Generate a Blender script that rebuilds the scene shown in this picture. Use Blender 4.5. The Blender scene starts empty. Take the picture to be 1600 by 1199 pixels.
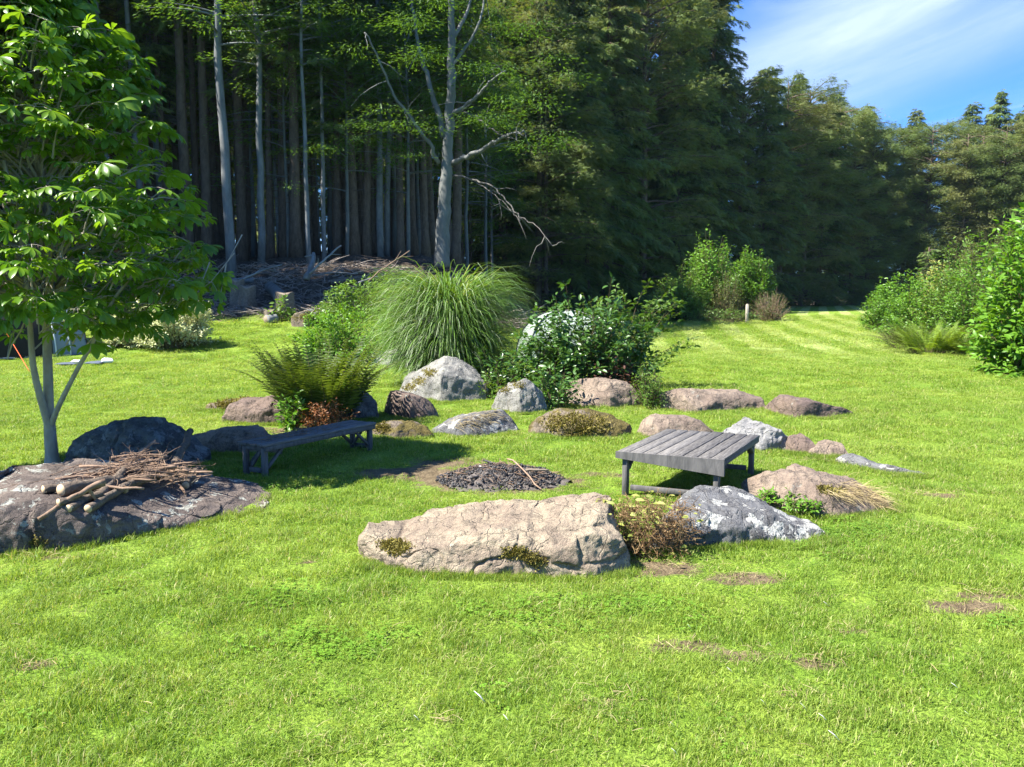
import bpy, math, random
import numpy as np
from mathutils import Vector
from mathutils.bvhtree import BVHTree

S = bpy.context.scene
COL = S.collection

# ---------------------------------------------------------------- camera, light, exposure
CAMH, FPX, PITCH = 1.9, 1256.0, math.radians(6.56)
cd = bpy.data.cameras.new("camera"); cam = bpy.data.objects.new("camera", cd); COL.objects.link(cam)
cam.location = (0, 0, CAMH); cam.rotation_euler = (math.pi/2 - PITCH, 0, 0)
cd.sensor_width = 36; cd.lens = 36*FPX/1600; cd.clip_start = .05; cd.clip_end = 3000
S.camera = cam
SUN_EL, SUN_AZ = math.radians(52), math.radians(17)     # AZ: how far the sun stands towards the camera side of due left
to_sun = Vector((-math.cos(SUN_AZ)*math.cos(SUN_EL), -math.sin(SUN_AZ)*math.cos(SUN_EL), math.sin(SUN_EL)))
sl = bpy.data.lights.new("sun", 'SUN'); sl.energy = 5.0; sl.angle = math.radians(.5); sl.color = (1, .955, .88)
so = bpy.data.objects.new("sun", sl); COL.objects.link(so); so.location = (-20, -5, 30)
so.rotation_euler = to_sun.to_track_quat('Z', 'Y').to_euler()
S.view_settings.view_transform = 'Standard'; S.view_settings.look = 'None'
S.view_settings.exposure = 1.72; S.view_settings.gamma = 1
S.render.engine = 'CYCLES'
S.cycles.max_bounces = 6; S.cycles.diffuse_bounces = 3; S.cycles.glossy_bounces = 2
S.cycles.transmission_bounces = 3; S.cycles.transparent_max_bounces = 4
S.cycles.use_denoising = True
S.cycles.caustics_reflective = False; S.cycles.caustics_refractive = False

class NT:
    """small helper for wiring node trees"""
    def __init__(s, tree): s.t = tree; tree.nodes.clear()
    def n(s, typ, **kw):
        nd = s.t.nodes.new(typ)
        for k, v in kw.items():
            if k.startswith('i_'):
                key = k[2:]; key = int(key) if key.isdigit() else key.replace('_', ' ')
                s.set(nd.inputs[key], v)
            else: setattr(nd, k, v)
        return nd
    def set(s, inp, v):
        if isinstance(v, bpy.types.NodeSocket): s.t.links.new(v, inp)
        elif isinstance(v, bpy.types.Node): s.t.links.new(v.outputs[0], inp)
        else: inp.default_value = v
    def link(s, a, b): s.t.links.new(a, b)
    def math(s, op, a, b=0.0, c=0.0, clamp=False):
        nd = s.t.nodes.new('ShaderNodeMath'); nd.operation = op; nd.use_clamp = clamp
        s.set(nd.inputs[0], a); s.set(nd.inputs[1], b); s.set(nd.inputs[2], c); return nd.outputs[0]
    def mix(s, f, a, b, blend='MIX'):
        nd = s.t.nodes.new('ShaderNodeMix'); nd.data_type = 'RGBA'; nd.blend_type = blend
        s.set(nd.inputs[0], f); s.set(nd.inputs[6], c4(a)); s.set(nd.inputs[7], c4(b)); return nd.outputs[2]
    def ramp(s, f, lo, hi):
        nd = s.t.nodes.new('ShaderNodeMapRange'); nd.interpolation_type = 'SMOOTHSTEP'
        s.set(nd.inputs[0], f); nd.inputs[1].default_value = lo; nd.inputs[2].default_value = hi; return nd.outputs[0]
    def noise(s, vec, scale, detail=3, rough=.55, dist=0):
        nd = s.t.nodes.new('ShaderNodeTexNoise'); s.set(nd.inputs['Vector'], vec)
        nd.inputs['Scale'].default_value = scale; nd.inputs['Detail'].default_value = detail
        nd.inputs['Roughness'].default_value = rough; nd.inputs['Distortion'].default_value = dist
        return nd.outputs[0]
def c4(c):
    return (*c, 1) if isinstance(c, tuple) and len(c) == 3 else c

W = bpy.data.worlds.new("World"); S.world = W; W.use_nodes = True
def build_world():
    t = NT(W.node_tree)
    sky = t.n('ShaderNodeTexSky', sky_type='NISHITA', sun_disc=False, sun_elevation=SUN_EL,
              sun_rotation=math.atan2(to_sun.x, to_sun.y), altitude=400, air_density=1.0, dust_density=.25, ozone_density=3.0)
    tc = t.n('ShaderNodeTexCoord').outputs['Generated']
    sp = t.n('ShaderNodeSeparateXYZ', i_0=tc)
    az = t.math('ARCTAN2', sp.outputs[0], sp.outputs[1]); el = t.math('ARCSINE', sp.outputs[2])
    # cirrus: streaks that climb gently to the right
    k = .30
    v = t.math('SUBTRACT', el, t.math('MULTIPLY', az, k))
    u = t.math('ADD', az, t.math('MULTIPLY', el, k))
    co = t.n('ShaderNodeCombineXYZ', i_0=t.math('MULTIPLY', u, 1.6), i_1=t.math('MULTIPLY', v, 9.0), i_2=.3)
    n1 = t.noise(co.outputs[0], 1.6, 6, .6, .6)
    co2 = t.n('ShaderNodeCombineXYZ', i_0=t.math('MULTIPLY', u, 5), i_1=t.math('MULTIPLY', v, 22), i_2=2.3)
    n2 = t.noise(co2.outputs[0], 2.2, 7, .65, .8)
    def band(c, w):
        d = t.math('DIVIDE', t.math('SUBTRACT', v, c), w)
        return t.math('POWER', 2.718, t.math('MULTIPLY', t.math('MULTIPLY', d, d), -1))
    def bandu(c, w):
        d = t.math('DIVIDE', t.math('SUBTRACT', u, c), w)
        return t.math('POWER', 2.718, t.math('MULTIPLY', t.math('MULTIPLY', d, d), -1))
    main = t.math('MULTIPLY', t.math('MULTIPLY', band(.172, .036), bandu(.47, .22)), 1.0)
    low = t.math('MULTIPLY', band(.105, .035), .55)
    m = t.math('ADD', main, low)
    m = t.math('MULTIPLY', m, t.math('ADD', t.math('MULTIPLY', n1, 1.1), t.math('MULTIPLY', n2, .55)))
    m = t.math('ADD', m, t.math('MULTIPLY', t.ramp(n1, .45, .8), .25))
    for c, amp in ((.0185, .14), (.0035, .10)):
        vv = t.math('SUBTRACT', el, t.math('MULTIPLY', az, .115))
        d = t.math('DIVIDE', t.math('SUBTRACT', vv, c+.105), .0018)
        g = t.math('POWER', 2.718, t.math('MULTIPLY', t.math('MULTIPLY', d, d), -1))
        m = t.math('ADD', m, t.math('MULTIPLY', g, amp))
    m = t.math('MINIMUM', t.math('MAXIMUM', m, 0), .93)
    tint = t.mix(1.0, sky.outputs[0], (.36, .70, 1.22), 'MULTIPLY')
    colr = t.mix(m, tint, (3.9, 4.8, 6.2))
    bg = t.n('ShaderNodeBackground', i_0=colr, i_1=.066)
    out = t.n('ShaderNodeOutputWorld'); t.link(bg.outputs[0], out.inputs[0])
build_world()

# ---------------------------------------------------------------- small maths
def ray(px, py):
    cx = (px-800)/FPX; cy = (599.5-py)/FPX
    return np.array([cx, math.cos(PITCH)+cy*math.sin(PITCH), -math.sin(PITCH)+cy*math.cos(PITCH)])
def at(px, py, D):
    d = ray(px, py); d = d/d[1]*D; return Vector((d[0], D, CAMH+d[2]))
def sst(a, b, x):
    t = np.clip((np.asarray(x, float)-a)/(b-a), 0, 1); return t*t*(3-2*t)
def _h(ix, iy, iz, s):
    n = (ix*374761393 + iy*668265263 + iz*2147483647 + s*1274126177) & 0xffffffff
    n = ((n ^ (n >> 13))*1274126177) & 0xffffffff
    n = ((n ^ (n >> 16))*2246822519) & 0xffffffff
    return ((n ^ (n >> 15)) & 0xffff)/32767.5-1
def vnoise(P, s=0):
    P = np.asarray(P, float); I = np.floor(P).astype(np.int64); f = P-I; f = f*f*(3-2*f)
    x, y, z = I[:, 0], I[:, 1], I[:, 2]*7+13
    z2 = (I[:, 2]+1)*7+13
    fx, fy, fz = f[:, 0], f[:, 1], f[:, 2]
    def l(a, b, t): return a+(b-a)*t
    a = l(l(_h(x, y, z, s), _h(x+1, y, z, s), fx), l(_h(x, y+1, z, s), _h(x+1, y+1, z, s), fx), fy)
    b = l(l(_h(x, y, z2, s), _h(x+1, y, z2, s), fx), l(_h(x, y+1, z2, s), _h(x+1, y+1, z2, s), fx), fy)
    return l(a, b, fz)
def fbm(P, s=0, oct=4, gain=.5):
    P = np.asarray(P, float); r = np.zeros(len(P)); a = 1.
    for o in range(oct): r += a*vnoise(P*(2**o)+o*17.3, s+o); a *= gain
    return r
def n2(x, y, sc, s=0, oct=3):
    x = np.atleast_1d(np.asarray(x, float)); y = np.atleast_1d(np.asarray(y, float))
    x, y = np.broadcast_arrays(x, y)
    return fbm(np.stack([x.ravel()*sc, y.ravel()*sc, np.full(x.size, .37)], 1), s, oct).reshape(x.shape)

# forest edge as y over x; beyond it the ground is brown litter
EX = [-80, -30, -20, -10, -6, 0, 2.5, 6, 12, 20, 30, 38, 60]
EY = [16, 20, 25.5, 28, 29, 30.5, 42, 62, 76, 84, 94, 106, 114]
def height(x, y):
    x = np.asarray(x, float); y = np.asarray(y, float)
    r = x/np.maximum(y, 1)
    m = 1-sst(-.12, .07, r)
    h = m*(1.15*sst(20, 30, y)+2.25*sst(28, 39, y)+.05*np.clip(y-39, 0, 70))
    h = h + .035*n2(x, y, .35, 5)*sst(11, 16, y) + m*.35*n2(x, y, .5, 9)*sst(27, 31, y)
    return h
def hz(x, y): return float(height(np.array([x]), np.array([y]))[0])
_TS = np.geomspace(1, 140, 700)
def G(px, py):
    """where the line of sight through a photo pixel meets the ground"""
    d = ray(px, py); g0 = d*(CAMH/max(-d[2], 1e-6))
    if d[2] < 0 and g0[1] < 10.9: return Vector((g0[0], g0[1], 0))
    X = d[None]*_TS[:, None]; f = CAMH+X[:, 2]-height(X[:, 0], X[:, 1])
    k = int(np.argmax(f <= 0)) if (f <= 0).any() else len(_TS)-1
    t = _TS[k] if k == 0 or f[k] > 0 else _TS[k-1]+(_TS[k]-_TS[k-1])*f[k-1]/(f[k-1]-f[k])
    q = d*t; return Vector((q[0], q[1], hz(q[0], q[1])))
def on_ground(px, D):
    x = (px-800)/FPX*D; return Vector((x, D, hz(x, D)))

# ---------------------------------------------------------------- mesh builder
def frames(d, n):
    d = np.asarray(d, float); d = d/np.linalg.norm(d, axis=1, keepdims=True).clip(1e-9)
    n = np.asarray(n, float); z = n-(n*d).sum(1, keepdims=True)*d
    ln = np.linalg.norm(z, axis=1, keepdims=True)
    z = np.where(ln < 1e-4, np.array([[.01, .02, 1.]]), z); z = z/np.linalg.norm(z, axis=1, keepdims=True)
    y = np.cross(z, d)
    return np.stack([d, y, z], 2)
class MB:
    def __init__(s): s.V = []; s.F = []; s.A = []; s.M = []; s.nv = 0
    def add(s, V, F, var=.5, mat=0):
        """F: list of int arrays, each (n,3) or (n,4)"""
        V = np.asarray(V, float).reshape(-1, 3)
        if not isinstance(F, list): F = [F]
        for f in F:
            f = np.asarray(f, int)
            if f.size: s.F.append(f+s.nv); s.M.append(np.full(len(f), mat, int))
        s.V.append(V); s.A.append(np.broadcast_to(np.asarray(var, float), (len(V),)).copy()); s.nv += len(V)
    def stamp(s, tv, tf, R, P, scale, var, mat=0):
        """copies of a template at P with frames R (N,3,3) and scale (N,) or (N,3)"""
        N = len(P); tv = np.asarray(tv, float); k = len(tv)
        scale = np.asarray(scale, float)
        if scale.ndim == 1: scale = np.repeat(scale[:, None], 3, 1)
        L = tv[None]*scale[:, None, :]
        V = np.einsum('nij,nkj->nki', R, L)+np.asarray(P, float)[:, None, :]
        off = (np.arange(N)*k)[:, None, None]
        Fs = [(np.asarray(f, int)[None]+off).reshape(-1, np.asarray(f).shape[1]) for f in tf]
        s.add(V.reshape(-1, 3), Fs, np.repeat(np.broadcast_to(var, (N,)), k), mat)
    def tube(s, pts, rad, n=8, var=.5, mat=0, cap=True, wob=0, seed=0):
        P = np.asarray([tuple(p) for p in pts], float); m = len(P)
        rad = np.broadcast_to(np.asarray(rad, float), (m,))
        T = np.gradient(P, axis=0); T /= np.linalg.norm(T, axis=1, keepdims=True).clip(1e-9)
        ref = np.array([0, 0, 1.]) if abs(T[0, 2]) < .8 else np.array([1., 0, 0])
        V = []
        a = np.arange(n)/n*2*math.pi
        u = np.cross(T[0], ref); u /= np.linalg.norm(u)
        rs = np.random.RandomState(seed+3)
        for i in range(m):
            u = u-(u@T[i])*T[i]; u /= max(np.linalg.norm(u), 1e-9); w = np.cross(T[i], u)
            rr = rad[i]*(1+wob*(rs.rand(n)-.5)) if wob else rad[i]*np.ones(n)
            V.append(P[i]+(np.cos(a)*rr)[:, None]*u+(np.sin(a)*rr)[:, None]*w)
        V = np.concatenate(V)
        i = np.repeat(np.arange(m-1), n); j = np.tile(np.arange(n), m-1); j2 = (j+1) % n
        F = np.stack([i*n+j, i*n+j2, (i+1)*n+j2, (i+1)*n+j], 1)
        Fs = [F]
        if cap:
            V = np.concatenate([V, P[:1], P[-1:]]); c0, c1 = m*n, m*n+1
            q = np.arange(n); q2 = (q+1) % n
            Fs.append(np.concatenate([np.stack([q2, q, np.full(n, c0)], 1), np.stack([(m-1)*n+q, (m-1)*n+q2, np.full(n, c1)], 1)]))
        s.add(V, Fs, var, mat)
    def box(s, c, sz, R=None, var=.5, mat=0, bev=0.006):
        """box with chamfered edges; c centre, sz full size, R 3x3 (columns are axes)"""
        hx = np.array(sz)/2; b = min(bev, hx.min()*.45); V = []
        for sx in (-1, 1):
            for sy in (-1, 1):
                for sz_ in (-1, 1):
                    sg = np.array([sx, sy, sz_])
                    for k in range(3):
                        o = np.full(3, b); o[k] = 0; V.append(sg*(hx-o))
        V = np.array(V)
        import itertools
        idx = lambda sx, sy, sz_, k: (((sx > 0)*2+(sy > 0))*2+(sz_ > 0))*3+k
        Q = []; T = []
        for k in range(3):          # main faces
            a, b_ = [(1, 2), (2, 0), (0, 1)][k]
            for sg in (-1, 1):
                q = []
                for (p, r) in ((-1, -1), (1, -1), (1, 1), (-1, 1)):
                    t3 = [0, 0, 0]; t3[k] = sg; t3[a] = p; t3[b_] = r; q.append(idx(*t3, k))
                Q.append(q if sg > 0 else q[::-1])
        for k in range(3):          # edge chamfers along axis k
            a, b_ = [(1, 2), (2, 0), (0, 1)][k]
            for p in (-1, 1):
                for r in (-1, 1):
                    def vv(e, f):
                        t3 = [0, 0, 0]; t3[k] = e; t3[a] = p; t3[b_] = r; return idx(*t3, f)
                    q = [vv(-1, a), vv(1, a), vv(1, b_), vv(-1, b_)]
                    Q.append(q if p*r < 0 else q[::-1])
        for sg in itertools.product((-1, 1), repeat=3):
            t = [idx(*sg, 0), idx(*sg, 1), idx(*sg, 2)]
            T.append(t if sg[0]*sg[1]*sg[2] > 0 else t[::-1])
        if R is not None: V = V@np.asarray(R).T
        s.add(V+np.array(tuple(c)), [np.array(Q), np.array(T)], var, mat)
    def build(s, name, mats, parent=None, origin=(0, 0, 0), smooth=True):
        V = np.concatenate(s.V)-np.array(tuple(origin)); A = np.concatenate(s.A)
        me = bpy.data.meshes.new(name)
        loops = np.concatenate([f.ravel() for f in s.F]); tot = np.concatenate([np.full(len(f), f.shape[1], int) for f in s.F])
        st = np.concatenate([[0], np.cumsum(tot)[:-1]])
        me.vertices.add(len(V)); me.vertices.foreach_set('co', V.ravel().astype(np.float32))
        me.loops.add(len(loops)); me.loops.foreach_set('vertex_index', loops.astype(np.int32))
        me.polygons.add(len(tot)); me.polygons.foreach_set('loop_start', st.astype(np.int32))
        me.polygons.foreach_set('loop_total', tot.astype(np.int32))
        me.polygons.foreach_set('use_smooth', np.full(len(tot), smooth))
        if not isinstance(mats, (list, tuple)): mats = [mats]
        for m in mats: me.materials.append(m)
        if len(mats) > 1: me.polygons.foreach_set('material_index', np.concatenate(s.M).astype(np.int32))
        at_ = me.attributes.new('tone', 'FLOAT', 'POINT'); at_.data.foreach_set('value', A.astype(np.float32))
        me.update(calc_edges=True); me.validate()
        o = bpy.data.objects.new(name, me); COL.objects.link(o)
        if parent is not None: o.parent = parent
        else: o.location = tuple(origin)
        return o
def tag(o, label=None, cat=None, group=None, kind=None):
    if label: o['label'] = label
    if cat: o['category'] = cat
    if group: o['group'] = group
    if kind: o['kind'] = kind
    return o
def thing(name, label, cat, loc=(0, 0, 0), group=None):
    o = bpy.data.objects.new(name, None); COL.objects.link(o); o.location = tuple(loc); o.empty_display_size = .2
    return tag(o, label, cat, group)
def copy_tree(o, parent=None):
    c = o.copy(); COL.objects.link(c); c.parent = parent
    for ch in list(o.children): copy_tree(ch, c)
    return c

# ---------------------------------------------------------------- materials
def newmat(name):
    m = bpy.data.materials.new(name); m.use_nodes = True; return m, NT(m.node_tree)
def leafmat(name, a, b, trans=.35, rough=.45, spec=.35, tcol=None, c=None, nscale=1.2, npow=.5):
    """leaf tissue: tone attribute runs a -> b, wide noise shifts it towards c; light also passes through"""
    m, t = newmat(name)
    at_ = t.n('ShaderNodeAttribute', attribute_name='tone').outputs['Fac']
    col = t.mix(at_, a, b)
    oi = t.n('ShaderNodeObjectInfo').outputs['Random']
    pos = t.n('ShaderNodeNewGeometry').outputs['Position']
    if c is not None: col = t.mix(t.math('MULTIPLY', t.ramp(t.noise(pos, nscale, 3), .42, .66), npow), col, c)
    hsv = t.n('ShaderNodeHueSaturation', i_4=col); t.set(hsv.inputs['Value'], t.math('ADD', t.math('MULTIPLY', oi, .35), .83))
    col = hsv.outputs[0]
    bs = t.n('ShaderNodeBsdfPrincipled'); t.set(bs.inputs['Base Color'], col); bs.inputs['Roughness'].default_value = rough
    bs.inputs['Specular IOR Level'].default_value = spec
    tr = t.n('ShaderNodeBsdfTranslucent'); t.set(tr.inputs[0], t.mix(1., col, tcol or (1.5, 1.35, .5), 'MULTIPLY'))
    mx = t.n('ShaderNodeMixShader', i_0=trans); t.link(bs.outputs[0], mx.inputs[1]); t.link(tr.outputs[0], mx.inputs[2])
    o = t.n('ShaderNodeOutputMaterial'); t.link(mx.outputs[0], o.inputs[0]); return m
def woodmat(name, a, b, scale=6, stretch=(1, 1, 8), rough=.85, bump=.4, spec=.2, coord='Object', moss=None, rz=None):
    m, t = newmat(name)
    tc = t.n('ShaderNodeTexCoord').outputs[coord]
    if rz is not None: tc = t.n('ShaderNodeVectorRotate', rotation_type='Z_AXIS', i_0=tc, i_Angle=-rz).outputs[0]
    mp = t.n('ShaderNodeMapping', i_0=tc); mp.inputs['Scale'].default_value = stretch
    nz = t.noise(mp.outputs[0], scale, 6, .65, .3); nb = t.noise(tc, scale*.25, 3)
    at_ = t.n('ShaderNodeAttribute', attribute_name='tone').outputs['Fac']
    f = t.math('ADD', t.math('MULTIPLY', t.ramp(nz, .3, .7), .6), t.math('MULTIPLY', at_, .4))
    col = t.mix(f, a, b)
    if moss: col = t.mix(t.math('MULTIPLY', t.ramp(nb, .5, .65), .8), col, moss)
    bs = t.n('ShaderNodeBsdfPrincipled'); t.set(bs.inputs['Base Color'], col); bs.inputs['Roughness'].default_value = rough
    bs.inputs['Specular IOR Level'].default_value = spec
    bp = t.n('ShaderNodeBump', i_Strength=bump, i_Distance=.02, i_Height=nz); t.link(bp.outputs[0], bs.inputs['Normal'])
    o = t.n('ShaderNodeOutputMaterial'); t.link(bs.outputs[0], o.inputs[0]); return m
def rockmat(name, a, b, dark=(.035, .03, .028), lichen=None, lth=.6, moss=None, mth=.55, scale=1., band=0, streak=.0):
    m, t = newmat(name)
    tc = t.n('ShaderNodeTexCoord').outputs['Object']
    geo = t.n('ShaderNodeNewGeometry'); nz_ = t.n('ShaderNodeSeparateXYZ', i_0=geo.outputs['Normal']).outputs[2]
    mp = t.n('ShaderNodeMapping', i_0=tc); mp.inputs['Scale'].default_value = (1, 1, 2.2+band); mp.inputs['Rotation'].default_value = (.2, .35, .2)
    big = t.noise(mp.outputs[0], 2.3*scale, 5, .6, .7); mid = t.noise(tc, 9*scale, 6, .7, .2); fine = t.noise(tc, 60*scale, 4, .8); grain = t.noise(tc, 210, 2, .9)
    col = t.mix(t.ramp(big, .35, .65), a, b)
    col = t.mix(t.math('MULTIPLY', t.ramp(mid, .38, .22), .0), col, dark)
    col = t.mix(t.math('MULTIPLY', t.ramp(mid, .47, .70), .8), col, dark)
    col = t.mix(t.math('MULTIPLY', t.ramp(fine, .52, .7), .45), col, tuple(x*1.6 for x in b))
    col = t.mix(t.math('MULTIPLY', t.ramp(fine, .47, .33), .7), col, dark)
    col = t.mix(t.math('MULTIPLY', t.ramp(grain, .56, .66), .5), col, tuple(min(.6, x*1.9) for x in a)); col = t.mix(t.math('MULTIPLY', t.ramp(grain, .42, .33), .6), col, dark)
    if streak:
        wv = t.n('ShaderNodeTexWave', i_0=mp.outputs[0], i_Scale=1.1, i_Distortion=11., i_Detail=5.); 
        col = t.mix(t.math('MULTIPLY', t.ramp(wv.outputs[1], .55, .85), streak), col, (.16, .165, .15))
    if lichen:
        ln = t.noise(tc, 5.5*scale, 5, .62, .35); l2 = t.noise(tc, 26*scale, 3, .6)
        lm = t.ramp(t.math('ADD', ln, t.math('MULTIPLY', t.math('SUBTRACT', l2, .5), .28)), lth, lth+.025)
        lm = t.math('MULTIPLY', lm, t.ramp(nz_, -.1, .45))
        lm = t.math('MULTIPLY', lm, t.ramp(fine, .33, .50))
        lc = t.mix(t.ramp(l2, .35, .65), lichen, tuple(x*.62 for x in lichen))
        col = t.mix(t.math('MULTIPLY', lm, .92), col, lc)
    if moss:
        mn = t.noise(tc, 2.6*scale, 5, .6, .2)
        mm = t.math('MULTIPLY', t.ramp(mn, mth, mth+.07), t.ramp(nz_, .0, .6))
        mc = t.mix(t.ramp(fine, .35, .65), moss, tuple(x*.4 for x in moss))
        col = t.mix(mm, col, mc)
    bs = t.n('ShaderNodeBsdfPrincipled'); t.set(bs.inputs['Base Color'], col); bs.inputs['Roughness'].default_value = .88
    bs.inputs['Specular IOR Level'].default_value = .25
    cr = t.n('ShaderNodeTexVoronoi', feature='DISTANCE_TO_EDGE', i_Scale=3.1*scale)
    wp = t.n('ShaderNodeMixRGB', blend_type='LINEAR_LIGHT', i_0=.35, i_1=tc, i_2=t.n('ShaderNodeTexNoise', i_Vector=tc, i_Scale=3.0*scale, i_Detail=4.).outputs[1])
    t.link(wp.outputs[0], cr.inputs['Vector'])
    hgt = t.math('ADD', t.math('ADD', t.math('MULTIPLY', mid, .7), t.math('MULTIPLY', fine, .32)), t.math('MULTIPLY', t.ramp(cr.outputs[0], 0, .035), .22))
    bp = t.n('ShaderNodeBump', i_Strength=1., i_Distance=.05, i_Height=hgt); t.link(bp.outputs[0], bs.inputs['Normal'])
    o = t.n('ShaderNodeOutputMaterial'); t.link(bs.outputs[0], o.inputs[0]); return m
def plain(name, c, rough=.6, spec=.3, c2=None, sc=20):
    m, t = newmat(name); bs = t.n('ShaderNodeBsdfPrincipled')
    tc = t.n('ShaderNodeTexCoord').outputs['Object']
    t.set(bs.inputs['Base Color'], t.mix(t.noise(tc, sc, 4), c, c2 or tuple(x*.8 for x in c)))
    bs.inputs['Roughness'].default_value = rough; bs.inputs['Specular IOR Level'].default_value = spec
    o = t.n('ShaderNodeOutputMaterial'); t.link(bs.outputs[0], o.inputs[0]); return m

LAWN_A, LAWN_B = (.245, .352, .046), (.170, .285, .030)
BARE_SPOTS = []     # (x, y, rx, ry, strength) thin or bare patches in the lawn
def lawn_colour(t, pos):
    """colour of the turf over the ground position: wide tufts, yellowed spots, mowing stripes far off"""
    sp = t.n('ShaderNodeSeparateXYZ', i_0=pos)
    x, y = sp.outputs[0], sp.outputs[1]
    flat = t.n('ShaderNodeCombineXYZ', i_0=x, i_1=y).outputs[0]
    n_a = t.noise(flat, .8, 4, .6, .4); n_b = t.noise(flat, 3.4, 4, .65, .3); n_c = t.noise(flat, .33, 3, .6)
    col = t.mix(t.ramp(n_a, .36, .64), LAWN_A, LAWN_B)
    col = t.mix(t.math('MULTIPLY', t.ramp(n_b, .54, .74), .5), col, (.33, .40, .05))
    col = t.mix(t.math('MULTIPLY', t.ramp(n_c, .52, .66), .45), col, (.34, .42, .08))
    # mowing stripes bending right: the sheen of leaning blades put into the colour
    ang = t.math('SUBTRACT', x, t.math('MULTIPLY', y, .38))
    bend = t.math('ADD', ang, t.math('MULTIPLY', t.math('POWER', t.math('MAXIMUM', t.math('SUBTRACT', 70, y), 0), 2), -.0028))
    st = t.math('SINE', t.math('MULTIPLY', bend, 3.4))
    far = t.math('MULTIPLY', t.math('MULTIPLY', t.ramp(y, 19, 28), t.ramp(x, 1.5, 7)), t.math('ADD', .45, t.math('MULTIPLY', t.ramp(n_b, .35, .6), .55)))
    col = t.mix(t.math('MULTIPLY', t.math('MULTIPLY', t.ramp(st, -.3, .3), far), .75), col, (.47, .53, .20)); col = t.mix(t.math('MULTIPLY', t.math('MULTIPLY', t.ramp(st, .3, -.3), far), .38), col, (.17, .27, .03))
    return col
def groundmat():
    m, t = newmat('lawn_soil')
    pos = t.n('ShaderNodeNewGeometry').outputs['Position']
    wood = t.n('ShaderNodeAttribute', attribute_name='wood').outputs['Fac']
    bare = t.n('ShaderNodeAttribute', attribute_name='bare').outputs['Fac']
    g = lawn_colour(t, pos)
    nf = t.noise(pos, 38, 4, .7); ncr = t.noise(pos, 9, 4, .7)
    g = t.mix(t.math('MULTIPLY', t.ramp(nf, .40, .62), .7), g, (.05, .085, .012)); g = t.mix(t.math('MULTIPLY', t.ramp(ncr, .55, .7), .35), g, (.20, .17, .07))
    soil = t.mix(t.ramp(ncr, .3, .7), (.115, .085, .05), (.22, .17, .10))
    soil = t.mix(t.math('MULTIPLY', t.ramp(nf, .5, .66), .6), soil, (.05, .035, .022))
    litter = t.mix(t.ramp(ncr, .35, .65), (.050, .038, .028), (.12, .095, .072))
    litter = t.mix(t.ramp(nf, .55, .7), litter, (.17, .13, .09))
    b2 = t.ramp(t.math('ADD', bare, t.math('MULTIPLY', t.math('SUBTRACT', t.noise(pos, 4, 5, .75), .5), 1.5)), .35, .65)
    col = t.mix(b2, g, soil); col = t.mix(t.ramp(t.math('ADD', wood, t.math('MULTIPLY', t.math('SUBTRACT', ncr, .5), .5)), .4, .6), col, litter)
    bs = t.n('ShaderNodeBsdfPrincipled'); t.set(bs.inputs['Base Color'], col); bs.inputs['Roughness'].default_value = .95
    bs.inputs['Specular IOR Level'].default_value = .1
    bp = t.n('ShaderNodeBump', i_Strength=.9, i_Distance=.04, i_Height=t.math('ADD', nf, ncr)); t.link(bp.outputs[0], bs.inputs['Normal'])
    o = t.n('ShaderNodeOutputMaterial'); t.link(bs.outputs[0], o.inputs[0]); return m
def grassmat():
    m, t = newmat('grass_blade')
    pos = t.n('ShaderNodeNewGeometry').outputs['Position']
    tone = t.n('ShaderNodeAttribute', attribute_name='tone').outputs['Fac']
    col = lawn_colour(t, pos)
    col = t.mix(t.math('MULTIPLY', t.ramp(tone, .5, .1), .62), col, (.085, .175, .018))
    col = t.mix(t.math('MULTIPLY', t.ramp(tone, .5, .85), .6), col, (.38, .47, .085))
    dry = t.noise(pos, 1.7, 4, .65, .5)
    col = t.mix(t.math('MULTIPLY', t.ramp(t.math('ADD', tone, t.math('MULTIPLY', t.math('SUBTRACT', dry, .5), .55)), .90, .94), .85), col, (.46, .40, .20))
    bs = t.n('ShaderNodeBsdfPrincipled'); t.set(bs.inputs['Base Color'], col); bs.inputs['Roughness'].default_value = .5
    bs.inputs['Specular IOR Level'].default_value = .25
    tr = t.n('ShaderNodeBsdfTranslucent'); t.set(tr.inputs[0], t.mix(1., col, (1.3, 1.2, .6), 'MULTIPLY'))
    mx = t.n('ShaderNodeMixShader', i_0=.42); t.link(bs.outputs[0], mx.inputs[1]); t.link(tr.outputs[0], mx.inputs[2])
    o = t.n('ShaderNodeOutputMaterial'); t.link(mx.outputs[0], o.inputs[0]); return m

M = {}
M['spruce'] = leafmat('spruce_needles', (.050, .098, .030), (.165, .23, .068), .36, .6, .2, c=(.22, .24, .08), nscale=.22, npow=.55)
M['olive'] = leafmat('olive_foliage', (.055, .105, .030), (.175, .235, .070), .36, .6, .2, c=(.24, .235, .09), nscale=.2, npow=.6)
M['understorey'] = leafmat('understorey_leaves', (.05, .115, .018), (.10, .20, .03), .45, .5, .3, c=(.14, .24, .035), nscale=.4)
M['shade_leaf'] = leafmat('beech_leaves', (.045, .10, .018), (.095, .19, .03), .42, .5, .3)
M['chestnut'] = leafmat('chestnut_leaves', (.07, .175, .014), (.17, .31, .022), .48, .36, .5, c=(.22, .35, .03), nscale=1.5, npow=.4)
M['misc'] = leafmat('miscanthus_blades', (.075, .17, .02), (.16, .28, .05), .3, .4, .4)
M['misc_rib'] = leafmat('miscanthus_bright', (.30, .40, .20), (.38, .46, .26), .3, .4, .4)
M['dark_leaf'] = leafmat('dark_shrub_leaves', (.045, .11, .022), (.085, .18, .03), .3, .35, .5)
M['bright_leaf'] = leafmat('bright_shrub_leaves', (.09, .21, .015), (.15, .30, .03), .38, .4, .4)
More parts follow.
